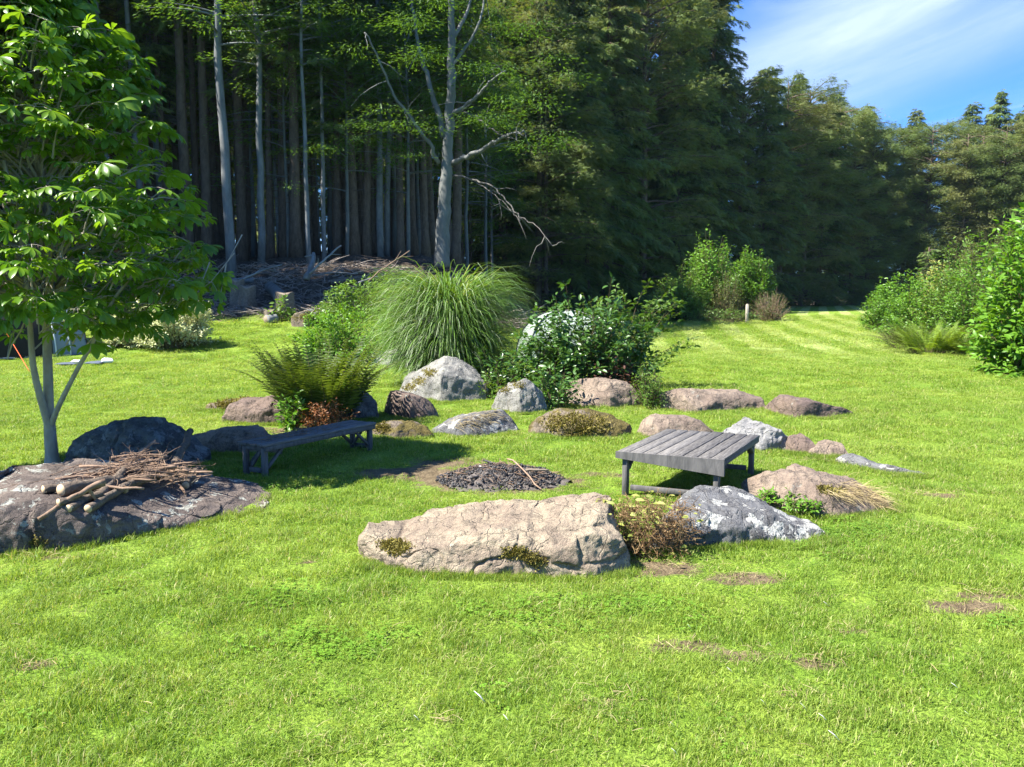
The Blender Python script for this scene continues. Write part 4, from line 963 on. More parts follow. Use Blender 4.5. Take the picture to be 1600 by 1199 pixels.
def big_beech():
    loc = on_ground(691, 35.5); D = loc.y
    r = thing('branching_beech', 'big grey beech with bare spreading limbs behind the tall grass clump', 'tree', loc)
    tr = MB(); lf = MB(); rs = np.random.RandomState(5)
    def limb(pts, r0, r1, dy=0., name='limb', n=9, tw=5):
        P = [at(px, py, D+dy*i/max(1, len(pts)-1)) for i, (px, py) in enumerate(pts)]
        A = np.array([tuple(p) for p in P]); k = np.linspace(0, len(A)-1, len(A)*4)
        Q = np.stack([np.interp(k, range(len(A)), A[:, j]) for j in range(3)], 1)
        Q[1:-1] = (Q[:-2]+Q[1:-1]*2+Q[2:])/4; Q += rs.normal(0, .03, Q.shape)*(np.arange(len(Q)) > 0)[:, None]
        rad = r0+(r1-r0)*np.linspace(0, 1, len(Q))**.8
        m = MB(); m.tube(Q, rad, n, .5, wob=.12, seed=len(pts))
        for t in range(tw):
            i = rs.randint(len(Q)//3, len(Q)); L = rs.uniform(.5, 1.6); d = unit(rs.normal(0, 1, 3)+np.array([0, 0, .1])); s = np.linspace(0, 1, 5)
            W = Q[i]+d*(L*s)[:, None]+np.array([0, 0, -1.])*(L*.35*s*s)[:, None]+rs.normal(0, .03, (5, 3))*(s > 0)[:, None]
            m.tube(W, .022*(1-s)+.005, 4, .7, cap=False)
        o = m.build(name, M['grey_branch' if name == 'dead_branch' else 'beech_bark'], r, loc); return Q
    q = limb([(691, 418), (692, 380), (694, 320), (697, 270), (700, 220), (704, 150), (706, 80), (704, 0), (700, -120)], .36, .11, 0, 'trunk', 16, 0)
    ends = []
    ends.append(limb([(686, 256), (668, 218), (640, 185), (610, 140), (590, 90), (572, 50)], .10, .03, -2, 'limb'))
    ends.append(limb([(694, 215), (680, 160), (664, 110), (650, 50), (640, -20)], .15, .05, 1, 'limb'))
    ends.append(limb([(706, 255), (735, 243), (762, 228), (790, 213), (818, 205)], .13, .04, -3, 'limb'))
    ends.append(limb([(703, 180), (725, 168), (748, 148), (765, 128), (790, 110)], .11, .03, -2, 'limb'))
    ends.append(limb([(700, 120), (715, 90), (740, 60), (755, 10), (765, -40)], .10, .03, 1, 'limb'))
    ends.append(limb([(708, 60), (730, 20), (742, -30)], .10, .04, 2, 'limb'))
    limb([(726, 175), (745, 183), (762, 198), (785, 213), (812, 220)], .045, .015, -3.5, 'dead_branch')
    limb([(708, 274), (740, 281), (768, 290), (795, 318), (812, 340), (840, 354), (862, 385)], .05, .012, -4.5, 'dead_branch')
    limb([(740, 283), (775, 305), (800, 332), (812, 345)], .025, .01, -4, 'dead_branch')
    # sparse flat sprays of leaves
    cen = [(690, 20, -2), (660, 60, -2), (620, 90, -3), (580, 60, -2), (735, 70, -2), (755, 130, -3), (790, 150, -4), (640, 140, -1.5), (700, 200, -3), (590, 150, -2), (560, 100, -2), (735, 200, -2.5), (680, 140, -2), (800, 40, -3), (760, 20, -3), (620, 20, -1), (600, -30, 0), (700, -40, 0), (560, 10, -1), (660, 0, -1), (840, 90, -3), (570, 200, -1), (540, 240, 0), (610, 240, 0), (640, 30, -3), (700, 90, -4), (730, 10, -4), (770, 90, -5), (600, 40, -2), (665, 180, -3), (720, 140, -4), (650, 230, -2), (820, 170, -5), (770, 180, -4), (850, 240, -5), (690, -10, -3), (790, -10, -3), (530, 170, -1), (500, 210, -1), (620, 190, -3), (580, 120, -3)]
    for (px, py, dy) in cen:
        c = np.array(tuple(at(px, py, D+(dy*.4+2.2 if (px+py) % 20 < 9 else dy)))); n = 500
        for sub in range(3):
            c2 = c+rs.normal(0, 1, 3)*np.array([.8, .8, .35]); a = rs.normal(0, 1, (n//3, 2)); P = c2+np.stack([a[:, 0]*.55, a[:, 1]*.55, rs.normal(0, .07, n//3)-.1*(a**2).sum(1)*.3], 1)
            lf.stamp(*KITE, frames(np.stack([a[:, 0], a[:, 1], np.full(n//3, -.3)], 1)+rs.normal(0, .3, (n//3, 3)), np.array([0, 0, 1.])+rs.normal(0, .3, (n//3, 3))), P, .15*rs.uniform(.6, 1.3, n//3), rs.rand(n//3))
    lf.build('crown', M['shade_leaf'], r, loc)
big_beech()

# ---------------------------------------------------------------- chestnut tree, left
def chestnut():
    loc = G(80, 731); D = loc.y
    r = thing('chestnut_tree', 'young chestnut tree with large hand-shaped leaves and a forked trunk, at left', 'tree', loc)
    rs = np.random.RandomState(12)
    def seg(pts, r0, r1, dy=0., n=10, name='trunk', mat='young_bark', wob=.06, low=0):
        A = np.array([tuple(at(px, py, D+dy*i/max(1, len(pts)-1))) for i, (px, py) in enumerate(pts)]); k = np.linspace(0, len(A)-1, len(A)*4)
        Q = np.stack([np.interp(k, range(len(A)), A[:, j]) for j in range(3)], 1)
        for _ in range(2): Q[1:-1] = (Q[:-2]+Q[1:-1]*2+Q[2:])/4
        if low: Q[0, 2] -= .06
        m = MB(); rad = r0+(r1-r0)*np.linspace(0, 1, len(Q))**.55
        if low: rad[:2] *= np.array([1.35, 1.12])
        m.tube(Q, rad, n, .5, wob=wob, seed=3); m.build(name, M[mat], r, loc); return Q
    main = seg([(83, 731), (79, 690), (76, 640), (75, 580), (73, 520), (70, 440), (70, 340), (66, 220), (58, 80), (50, -60)], .080, .020, 0, 14, 'trunk', low=1)
    s2 = seg([(79, 672), (70, 645), (57, 600), (50, 560), (47, 510), (42, 440), (30, 350), (5, 250)], .052, .018, -.5, 10, 'fork_stem')
    s3 = seg([(79, 668), (88, 642), (103, 612), (122, 575), (140, 545), (156, 514), (175, 470), (215, 420)], .036, .013, -.6, 8, 'side_branch')
    # crown outline in the photo: half width right of the trunk for each height
    zz = [1.55, 1.9, 2.3, 2.7, 3.2, 3.7, 4.1, 4.5, 4.8, 5.1, 5.7]
    RR = [1.5, 2.05, 2.2, 2.0, 1.66, 1.52, 1.42, 1.12, .80, .60, .3]
    tw = MB(); lf = MB(); LP = []; LD = []; LN = []; LS = []; LT = []
    # leaflet: obovate with a folded midrib and a drooping tip
    st = [(0, .0, 0), (.22, .06, .0), (.45, .115, -.02), (.66, .165, -.06), (.82, .16, -.12), (.93, .09, -.18), (1.0, .0, -.24)]
    V = []; 
    for (x, w, z) in st: V += [[x, w, z+w*.35], [x, 0, z], [x, -w, z+w*.35]]
    F = []
    for i in range(len(st)-1):
        a = i*3; F += [[a, a+1, a+4, a+3], [a+1, a+2, a+5, a+4]]
    LT_V = np.array(V); LT_F = [np.array(F)[:, ::-1]]
    ax = np.array([loc.x-.22, loc.y-.28, 0])  # crown axis set nearer than the trunk to place its shadow
    def leaf(c, d, size, tone):
        d = np.array(d)/np.linalg.norm(d); n = np.array([0, 0, 1.])+rs.normal(0, .45, 3)+d*np.array([1, 1, 0])*.35; n = n-(n@d)*d; n /= np.linalg.norm(n); s = np.cross(n, d)
        k = 7 if size > .12 else 5; tip = c+d*size*.9+np.array([0, 0, -size*.15])
        tw.tube(np.stack([c, (c+tip)/2+np.array([0, 0, size*.06]), tip]), [.0028, .0022, .002], 3, .9, cap=False)
        for j in range(k):
            a = (j-(k-1)/2)*(.62 if k == 7 else .7); dd = d*math.cos(a)+s*math.sin(a)-np.array([0, 0, 1.])*rs.uniform(.12, .55)
            LP.append(tip); LD.append(dd); LN.append(n+rs.normal(0, .16, 3)); LS.append(size*(1-.09*abs(j-(k-1)/2)**1.4)*rs.uniform(.92, 1.08)); LT.append(tone+rs.normal(0, .08))
    n_tw = 0
    for k in range(1300):
        z = rs.choice(zz[:-1])+rs.uniform(0, .42); z = min(z, 5.9); R = np.interp(z, zz, RR); az = rs.rand()*6.283
        rf = .30+.72*rs.rand()**.55
        bump = 1+.16*float(vnoise(np.array([[math.cos(az)*1.8, math.sin(az)*1.8, z*1.2]]), 5)[0])
        if math.cos(az) < 0: R *= .68  # unseen left side narrowed so that sun reaches the trunk
        e = ax+np.array([math.cos(az)*R*rf*bump, math.sin(az)*R*.68*rf*bump, z+rs.normal(0, .08)])  # depth flattened to hold the crown's shadow in place
        if e[2] < 1.75 and not (e[0] < loc.x+.5 or e[0] > loc.x+.55): continue
        if abs(e[0]-loc.x) < .55 and e[1] < loc.y+.3 and e[2] < 1.95 : 
            if rs.rand() < .8: continue
        o = np.array([math.cos(az), math.sin(az), .15]);
        L = rs.uniform(.25, .55); b = e-o*L*rs.uniform(.8, 1)+np.array([0, 0, rs.uniform(-.25, .05)])
        s = np.linspace(0, 1, 5); Q = b+(e-b)*s[:, None]+np.array([0, 0, .06])*np.sin(s*3.14)[:, None]
        tw.tube(Q, .007*(1-s)+.003, 4, rs.rand(), cap=False)
        if rs.rand() < .33:
            q = main[min(len(main)-1, int(np.searchsorted(main[:, 2], max(1.75, z-.45*R*rf))))]
            s = np.linspace(0, 1, 8); W = q+(b-q)*s[:, None]+np.array([0, 0, 1.])*(.12*np.sin(s*3.14))[:, None]*R+rs.normal(0, .012, (8, 3))*((s > 0) & (s < 1))[:, None]
            tw.tube(W, .014*(1-s)+.005, 5, rs.rand(), cap=False)
        m = rs.randint(3, 6); a0 = rs.rand()*6.28
        for j in range(m):
            a = a0+j*6.28/m+rs.normal(0, .3); dd = np.array([math.cos(a), math.sin(a), rs.uniform(-.35, .25)])+o*.55
            leaf(Q[-1 if j < 3 else -2], dd, rs.uniform(.085, .20)*(1.1 if rf > .8 else .95), rs.rand())
    # hanging leaves low in front of the trunk and at the fork
    for (px, py, dy, sz) in [(50, 462, -.9, .2), (30, 455, -.8, .19), (75, 440, -1, .2), (12, 480, -.9, .18), (100, 455, -.8, .17), (150, 480, -.6, .16), (175, 492, -.5, .16), (215, 478, -.6, .16), (250, 470, -.5, .17), (285, 468, -.4, .15), (330, 440, -.3, .16), (345, 458, -.2, .15), (195, 500, -.4, .15), (355, 410, -.2, .16), (-5, 440, -1, .2), (130, 450, -.7, .17), (310, 455, -.3, .16), (230, 495, -.4, .15)]:
        c = np.array(tuple(at(px, py, D+dy)))
        for j in range(2 if sz < .18 else 3):
            a = rs.uniform(-2.6, -.5); leaf(c, (math.cos(a)*.8, math.sin(a)*.5, -.45), sz*.9, rs.rand())
        s = np.linspace(0, 1, 5); q = c+np.array([rs.normal(0, .1), .35, .3]); tw.tube(q+(c-q)*s[:, None], .006*(1-s)+.003, 4, .5, cap=False)
    lf.stamp(LT_V, LT_F, frames(np.array(LD), np.array(LN)), np.array(LP), np.array(LS), np.clip(LT, 0, 1))
    tw.build('branches', M['young_bark'], r, loc); lf.build('crown', M['chestnut'], r, loc)
chestnut()

# ---------------------------------------------------------------- tall grass clump and plants of the bed
def miscanthus():
    loc = on_ground(703, 16.1); loc.z += .02; rs = np.random.RandomState(2); mb = MB(); st = MB()
    n = 6200; segs = 9; s = np.linspace(0, 1, segs+1)
    for k in range(n):
        az = rs.rand()*6.283; r0 = .40*rs.rand()**.6; up = 1.56-1.0*rs.rand()**1.15; L = (1.55+2.3*((up-.5)/1.06)**1.3)*rs.uniform(.74, 1.05)
        a2 = az+rs.normal(0, .35); o = np.array([math.cos(a2), math.sin(a2), 0])
        # bend: the blade stands up, then arches over and hangs
        b = rs.uniform(2.3, 3.1)*(up/1.5)**.4; th = np.maximum(up-b*np.clip((s-.30)/.60, 0, 1)**1.1, -1.5)
        ds = L/segs; P = np.zeros((segs+1, 3)); P[0] = (loc.x+math.cos(az)*r0, loc.y+math.sin(az)*r0, loc.z)
        for i in range(segs): P[i+1] = P[i]+(o*math.cos(th[i])+np.array([0, 0, 1.])*math.sin(th[i]))*ds
        P[:, 2] = np.maximum(P[:, 2], loc.z+.05+.1*rs.rand())
        w = rs.uniform(.015, .030)*np.sin(np.clip(s*1.0+.16, 0, 1)*math.pi)**.6; w[-1] = .001
        sd = np.array([-o[1], o[0], 0])*math.cos(rs.normal(0, .5))+np.array([0, 0, .3])*rs.normal(0, .5)
        V = np.concatenate([P-sd*w[:, None]/2, P+sd*w[:, None]/2]); i = np.arange(segs); q = segs+1
        mb.add(V, [np.stack([i, i+1, i+1+q, i+q], 1)], np.clip(rs.rand()*.7+.4*s, 0, 1)[np.r_[0:q, 0:q]], 1 if rs.rand() < .17 else 0)
    for k in range(160):
        az = rs.rand()*6.28; r0 = .4*rs.rand()**.5; b = np.array([loc.x+math.cos(az)*r0, loc.y+math.sin(az)*r0, loc.z-.05]); s5 = np.linspace(0, 1, 5); L = rs.uniform(.8, 1.5)
        st.tube(b+np.array([math.cos(az)*.12, math.sin(az)*.12, 1.])*(L*s5)[:, None], .006, 4, rs.rand(), cap=False)
    r = thing('grass_clump', 'tall fountain-shaped clump of arching grass blades above the pale dome-shaped boulder', 'ornamental grass', loc)
    mb.build('blades', [M['misc'], M['misc_rib']], r, loc); st.build('stems', M['stem'], r, loc)
miscanthus()
fern('tall_fern', 'big clump of tall dark green ferns behind the narrow bench', on_ground(498, 11.6), 210, 1.5, 3, 'fern_mid', (1.0, 1.54), .42, .22, (.3, .8), 20)
shrub('rust_plant', 'small rust-red plant in front of the tall ferns, behind the narrow bench', 'plant', on_ground(503, 10.8), .75, .4, .42, 60, 1500, .045, 'red_leaf', 8, KITE, .4, .5, .1, jit=.05)
shrub('leafy_plant', 'small bright green leafy plant left of the rust-red one', 'plant', on_ground(453, 10.9), .42, .4, .55, 22, 330, .085, 'bright_leaf', 9, LEAF, .3, .4, .2)
shrub('dark_shrub', 'dark leafy shrub with arching stems over the pinkish boulder, in front of the middle tent', 'shrub', on_ground(912, 14.3), 2.75, 1.8, 1.78, 190, 8600, .11, 'dark_leaf', 14, LEAF, .45, .35, .22, jit=.08, low=.05, stem_r=.009, lean=(.15, 0))
shrub('arching_shrub', 'loose yellow-green shrub with long stems reaching right, behind the dark shrub', 'shrub', on_ground(968, 15.8), 2.7, 1.5, 1.95, 60, 2400, .10, 'mid_leaf', 15, LEAF, .7, .3, .35, jit=.05, low=.2, lean=(.3, 0))
shrub('wilted_shrub', 'wilted dark red leafy stems at the right foot of the dark shrub', 'shrub', on_ground(965, 13.9), 1.35, .9, .75, 60, 1500, .075, 'dark_red_leaf', 16, LEAF, .4, .5, .15, jit=.06, low=.0)
shrub('ivy_plant', 'low dark green leafy plant between the knobbly rock and the pinkish boulder', 'plant', on_ground(868, 12.9), .85, .5, .75, 40, 700, .085, 'dark_leaf', 17, LEAF, .3, .5, .1, jit=.06, low=.0)
shrub('green_bush', 'small fresh green bush in the gap beside the long pink boulder', 'shrub', on_ground(1018, 12.9), .62, .5, .72, 60, 1700, .05, 'mid_leaf', 18, KITE, .3, .35, .1, jit=.05, low=.1)
shrub('low_weeds', 'leafy weeds at the foot of the grass clump, beside the dome-shaped boulder', 'plant', on_ground(768, 14.0), .6, .4, .5, 24, 300, .08, 'mid_leaf', 19, LEAF, .3, .5, .1, jit=.05)
shrub('trailing_plant', 'low leafy shoots growing between the grass clump and the dark shrub', 'plant', on_ground(790, 14.6), 1.5, .7, .85, 40, 850, .095, 'dark_leaf', 20, LEAF, .6, .4, .25, jit=.06, low=.1)
shrub('bramble_thicket', 'bright green thicket of brambles to the left of the grass clump', 'shrub', on_ground(548, 21.5), 2.9, 2.0, 1.35, 150, 7500, .09, 'bright_leaf', 22, LEAF, .4, .8, .15, jit=.1, low=.05)
shrub('bramble_thicket', 'yellowish thicket on the slope behind the left side of the grass clump', 'shrub', on_ground(585, 27.5), 3.6, 2.0, 1.4, 120, 5200, .11, 'mid_leaf', 23, LEAF, .4, .8, .15, jit=.12, low=.05)
shrub('white_flowering_bush', 'round bush full of cream-white leaves on the far left lawn', 'shrub', G(272, 543), 2.3, 1.8, 1.42, 240, 13000, .080, 'cream', 24, LEAF, .3, .6, .3, jit=.09, low=.0, widen=.6, top=.8)
shrub('white_flowering_bush', 'lower cream-white bush half hidden by hanging chestnut leaves', 'shrub', G(205, 541), 1.7, 1.2, .95, 120, 5500, .075, 'cream', 25, LEAF, .3, .6, .25, jit=.09, low=.0, widen=.6)
shrub('leafy_plant', 'grey-green weed growing in front of the split stump on the bank', 'plant', on_ground(444, 27.0), .9, .7, .8, 24, 260, .14, 'mid_leaf', 26, LEAF, .4, .4, .2)
# saplings and bushes of the middle distance
shrub('leafy_bush', 'rounded pale green bush at the left end of the sapling group', 'shrub', on_ground(1062, 50.5), 3.7, 3.0, 3.3, 190, 9000, .15, 'mid_leaf', 30, LEAF, .4, .35, .2, jit=.2, low=.05, stem_r=.02)
shrub('leafy_sapling', 'taller bright green sapling behind the rounded bush', 'tree', on_ground(1106, 53), 3.4, 2.8, 4.9, 190, 8000, .17, 'bright_leaf', 31, LEAF, .2, .2, .35, jit=.2, low=.3, stem_r=.025)
shrub('leafy_sapling', 'separate green sapling standing above the short wooden post', 'tree', on_ground(1172, 52), 3.1, 2.6, 4.3, 170, 7000, .17, 'bright_leaf', 32, LEAF, .15, .15, .45, jit=.18, low=.42, stem_r=.025)
shrub('olive_bush', 'greyish olive bush between the two saplings', 'shrub', on_ground(1136, 51.5), 2.6, 2.4, 3.2, 100, 3000, .13, 'olive', 33, KITE, .3, .3, .3, jit=.16, low=.2, stem_r=.02)
shrub('dry_bush', 'reddish twiggy bush at the right end of the sapling group', 'shrub', on_ground(1203, 50), 2.6, 2.2, 1.9, 190, 2600, .10, 'fern', 34, KITE, .2, .35, .2, jit=.08, low=.2, stemmat='stick', stem_r=.014)
shrub('rough_grass', 'tuft of tall uncut grass under the saplings', 'plant', on_ground(1125, 49), 4.6, 1.4, .9, 260, 1500, .16, 'misc', 35, KITE, .2, .9, .3, jit=.03, low=.4)
shrub('leafy_bush', 'low pale shrub left of the sapling group at the edge of the wood', 'shrub', on_ground(1022, 49), 3.4, 2.4, 1.9, 80, 2200, .16, 'olive', 36, LEAF, .3, .5, .2, jit=.15)
# planting on the right
shrub('hedge_shrub', 'far leafy shrub at the left end of the right-hand planting', 'shrub', G(1378, 516), 2.1, 2.2, 1.9, 110, 4000, .12, 'bright_leaf', 40, LEAF, .35, .4, .2, jit=.12, low=.05)
shrub('hedge_shrub', 'tall leafy stem shrub behind the far end of the right-hand planting', 'shrub', on_ground(1388, 44), 2.0, 1.8, 2.85, 60, 2000, .17, 'bright_leaf', 41, LEAF, .2, .2, .3, jit=.12, low=.3)
shrub('hedge_shrub', 'broad yellow-green shrub in the middle of the right-hand planting', 'shrub', on_ground(1442, 32), 3.4, 2.6, 2.5, 170, 9000, .11, 'bright_leaf', 42, LEAF, .4, .5, .15, jit=.12, low=.05)
shrub('hedge_shrub', 'tall twiggy shrub with olive leaves rising behind the broad-leaved bush', 'shrub', on_ground(1512, 30), 3.4, 2.8, 3.9, 190, 8500, .11, 'mid_leaf', 43, LEAF, .2, .35, .25, jit=.12, low=.2, stem_r=.014)
shrub('hedge_shrub', 'dense mid-green shrub between the ferns and the broad-leaved bush', 'shrub', on_ground(1528, 26), 3.0, 2.4, 2.9, 190, 9500, .10, 'bright_leaf', 44, LEAF, .35, .4, .15, jit=.12, low=.05)
shrub('hedge_shrub', 'reddish-tinged loose shrub behind the right-hand ferns', 'shrub', on_ground(1478, 34), 2.8, 2.2, 3.1, 140, 5000, .10, 'yellow_leaf', 45, LEAF, .25, .3, .25, jit=.12, low=.2)
shrub('broad_leaved_bush', 'bright green bush with big glossy leaves cut off by the right edge', 'shrub', G(1618, 585), 3.1, 2.4, 3.55, 240, 11000, .17, 'bright_leaf', 46, LEAF, .35, .35, .15, jit=.14, low=.0, stem_r=.012)
fern('hedge_fern', 'pale green fern clump in front of the right-hand planting', G(1455, 553), 150, 1.5, 5, 'fern_bright', (.55, 1.4), .6, .17, (.4, 1.), 20)
fern('hedge_fern', 'yellowish low fern next to the broad-leaved bush', G(1508, 556), 130, 1.1, 6, 'fern_bright', (.55, 1.4), .35, .13, (.4, 1.), 20)
fern('hedge_fern', 'darker fern clump tucked behind the pale one', on_ground(1425, 26), 90, 1.4, 7, 'fern', (.55, 1.4), .6, .17, (.4, 1.), 20)
PROTO2 = {}
tr, cr = conifer_mesh(77, 4.2, .4, 1.0, 'point', .9, .3, .4, .05, 50, gap=.22, dead=False)
proto_tree('small', 'young_spruce', tr, cr, 'spruce_bark', 'spruce')
plant('small', on_ground(1444, 42), 'slim young spruce standing behind the right-hand planting', sc=1.0)
def withered():
    loc = G(1022, 884); loc.y += .28; rs = np.random.RandomState(6); st = MB(); lf = MB(); yl = MB()
    for k in range(900):
        az = rs.rand()*6.283; r = .05+.24*rs.rand()**.6; b = np.array([loc.x+r*math.cos(az), loc.y+.6*r*math.sin(az), rs.uniform(.0, .36)])
        pts = [b]; d = unit(rs.normal(0, 1, 3)+np.array([math.cos(az)*.6, math.sin(az)*.4-.25, .35]))
        for i in range(5): d = unit(d+rs.normal(0, .38, 3)+np.array([0, 0, -.08])); pts.append(pts[-1]+d*rs.uniform(.02, .045))
        pts = np.array(pts); pts[:, 2] = pts[:, 2].clip(.01, .47); st.tube(pts, np.linspace(.0028, .0012, 6), 3, rs.rand(), cap=False)
        if rs.rand() < .5:
            n = 3; lf.stamp(*KITE, frames(rs.normal(0, 1, (n, 3)), rs.normal(0, 1, (n, 3))), pts[[2, 4, 5]], rs.uniform(.015, .035, n), rs.rand(n))
    for k in range(75):
        a = rs.rand()*6.28; p = np.array([[loc.x+rs.normal(-.02, .2), loc.y-.12+rs.normal(0, .1), rs.uniform(.26, .46) if k < 60 else rs.uniform(.03, .25)]])
        if k < 12: p = np.array([[loc.x-.32+rs.normal(0, .06), loc.y-.05, .40+rs.normal(0, .02)]])
        yl.stamp(*LEAF, frames(np.array([[math.cos(a), math.sin(a), .1]]), np.array([[0, -.6, 1.]])+rs.normal(0, .3, (1, 3))), p, np.array([rs.uniform(.035, .07)]), rs.rand(1))
    r = thing('withered_plant', 'withered brown plant with a few yellowing leaves between the two front boulders', 'plant', loc)
    st.build('stalks', M['dry'], r, loc); lf.build('dead_leaves', M['dry'], r, loc); yl.build('leaves', M['yellow_leaf'], r, loc)
withered()
def dry_grass(label_rock, pts, n, seed, L=.16, name='dry_grass_mat', d0=(.9, -.2, -.2)):
    o, b, V = ROCKS[label_rock]; rs = np.random.RandomState(seed); mb = MB(); P = []; 
    for k in range(n):
        p = pts[rs.randint(len(pts))]; q = hit(label_rock, p[0]+rs.normal(0, 12), p[1]+rs.normal(0, 6))
        if q[0] is None: continue
        P.append(tuple(q[0]+Vector((0, 0, .006+.02*rs.rand()))))
    P = np.array(P); m = len(P); tv = np.array([[0, -.012, 0], [0, .012, 0], [.5, .012, .08], [.5, -.012, .08], [1, 0, -.03]]); tf = [np.array([[0, 1, 2, 3]]), np.array([[3, 2, 4]])]
    mb.stamp(tv, tf, frames(np.array(d0)+rs.normal(0, .35, (m, 3)), np.array([0, 0, 1.])+rs.normal(0, .3, (m, 3))), P, rs.uniform(.5, 1.2, m)*L, rs.rand(m))
    tag(mb.build(name, M['straw'], o, o.location), kind='stuff')
dry_grass(L_BROAD, [(1330, 762), (1350, 770), (1368, 778), (1310, 772), (1385, 785)], 700, 3, .17, d0=(.8, -.5, -.35))
dry_grass([k for k in ROCKS if k.startswith('low rock with a white')][0], [(710, 662), (735, 655), (760, 650)], 260, 4, .2)
dry_grass([k for k in ROCKS if k.startswith('low rock almost')][0], [(860, 655), (890, 655), (920, 655), (940, 662), (880, 668)], 700, 5, .10, d0=(.2, -.8, -.3))
for i, (px, py, w) in enumerate([(1215, 778, .42), (1255, 790, .35)]):
    q = hit(L_BROAD, px, py)[0]
    if q is not None: shrub('creeping_weed', ['bright green weed creeping over the left shoulder of the broad boulder', 'second, smaller weed patch lower on the broad boulder'][i], 'plant', q+Vector((0, -.03, -.02)), w, .25, .10, 40, 420, .035, 'bright_leaf', 60+i, LEAF, .2, .8, .1, jit=.03, low=.1)

# ---------------------------------------------------------------- fire place
def stick_mesh(P0, P1, r0, r1, seed, n=7, bend=.05, fork=0):
    rs = np.random.RandomState(seed); A = np.array(tuple(P0)); B = np.array(tuple(P1)); s = np.linspace(0, 1, 9); L = np.linalg.norm(B-A)
    side = unit(np.cross(B-A, [0, 0, 1.])); Q = A+(B-A)*s[:, None]+side*(bend*L*np.sin(s*3.14)*rs.choice([-1, 1]))[:, None]+rs.normal(0, .008, (9, 3))*L*((s > 0) & (s < 1))[:, None]
    Q[:, 2] += bend*.4*L*np.sin(s*3.14)
    m = MB(); m.tube(Q, np.linspace(r0, r1, 9), n, rs.rand(), wob=.15, seed=seed)
    for k in range(fork):
        i = rs.randint(2, 8); d = unit((B-A)/L+rs.normal(0, .6, 3)); l2 = L*rs.uniform(.15, .35); s4 = np.linspace(0, 1, 4); m.tube(Q[i]+d*(l2*s4)[:, None], np.linspace(r1*.8, r1*.3, 4), 4, rs.rand(), cap=False)
    return m, A
def fire_place():
    c = G(782, 752); rs = np.random.RandomState(3)
    n = 70; m = 130; a = np.arange(m)/m*6.283; rr = np.linspace(0, 1, n)
    X = c.x+np.outer(rr, np.cos(a))*.66; Y = c.y+np.outer(rr, np.sin(a))*.46
    edge = 1+.24*n2(np.cos(a)*1.5, np.sin(a)*1.5, 1, 4)
    X = c.x+(X-c.x)*edge; Y = c.y+(Y-c.y)*edge
    Z = .15*(1-rr[:, None]**1.5)*(1+.2*n2(X, Y, 3, 6))+.028*n2(X, Y, 9, 7)+.016*n2(X, Y, 30, 8)-.006
    V = np.stack([X.ravel(), Y.ravel(), Z.ravel()], 1); i = np.repeat(np.arange(n-1), m)*m+np.tile(np.arange(m), n-1); j = np.repeat(np.arange(n-1), m)*m+(np.tile(np.arange(m), n-1)+1) % m
    mb = MB(); mb.add(V, [np.stack([i, i+m, j+m, j], 1)]); o = mb.build('ash_heap', M['ash'], origin=(c.x, c.y, 0)); tag(o, 'low heap of grey-black ash in the centre of the stone ring', 'ash heap', kind='stuff')
    # charcoal lumps
    ico = np.array([[0, 0, 1], [.89, 0, .45], [.28, .85, .45], [-.72, .53, .45], [-.72, -.53, .45], [.28, -.85, .45], [.72, .53, -.45], [-.28, .85, -.45], [-.89, 0, -.45], [-.28, -.85, -.45], [.72, -.53, -.45], [0, 0, -1]])
    icf = np.array([[0, 1, 2], [0, 2, 3], [0, 3, 4], [0, 4, 5], [0, 5, 1], [1, 6, 2], [2, 7, 3], [3, 8, 4], [4, 9, 5], [5, 10, 1], [6, 7, 2], [7, 8, 3], [8, 9, 4], [9, 10, 5], [10, 6, 1], [6, 11, 7], [7, 11, 8], [8, 11, 9], [9, 11, 10], [10, 11, 6]])
    def lumps(N, smin, smax, mat, nm, lab, rmax=.9, seed=1):
        r2 = np.random.RandomState(seed); mb = MB(); ang = r2.rand(N)*6.283; rad = rmax*r2.rand(N)**.6
        x = c.x+np.cos(ang)*rad*.66; y = c.y+np.sin(ang)*rad*.46; z = (.15*(1-rad**1.5)).clip(0)+.018+.028*n2(x, y, 9, 7)
        for k in range(3):
            sel = slice(k, N, 3); q = len(ang[sel]); t = ico*(1+.35*r2.rand(12, 1)-.17)
            s = r2.uniform(smin, smax, q)**1.0; sc = np.stack([s*r2.uniform(.8, 1.8, q), s, s*r2.uniform(.5, .9, q)], 1)
            mb.stamp(t, [icf], frames(r2.normal(0, 1, (q, 3)), r2.normal(0, 1, (q, 3))), np.stack([x[sel], y[sel], z[sel]], 1), sc, r2.rand(q))
        tag(mb.build(nm, M[mat], origin=(c.x, c.y, 0), smooth=False), lab, 'charcoal', kind='stuff')
    lumps(1900, .004, .016, 'coal', 'charcoal', 'black charcoal lumps covering the ash heap', .98, 2)
    lumps(420, .005, .012, 'ash', 'cinders', 'small grey-brown cinders scattered on the ash heap', .95, 5)
    mb = MB()
    N = 220; ang = rs.rand(N)*6.283; rad = .95*rs.rand(N)**.6; x = c.x+np.cos(ang)*rad*.66; y = c.y+np.sin(ang)*rad*.46
    for k in range(N):
        d = unit(rs.normal(0, 1, 3)*np.array([1, 1, .25])); L = rs.uniform(.02, .07); p = np.array([x[k], y[k], .15*(1-rad[k]**1.5)+.035]); mb.tube([p-d*L, p+d*L], [.003, .0015], 4, rs.rand())
    tag(mb.build('charred_twigs', M['stick'], origin=(c.x, c.y, 0)), 'short half-burnt brown twigs lying over the ash heap', 'twigs', kind='stuff')
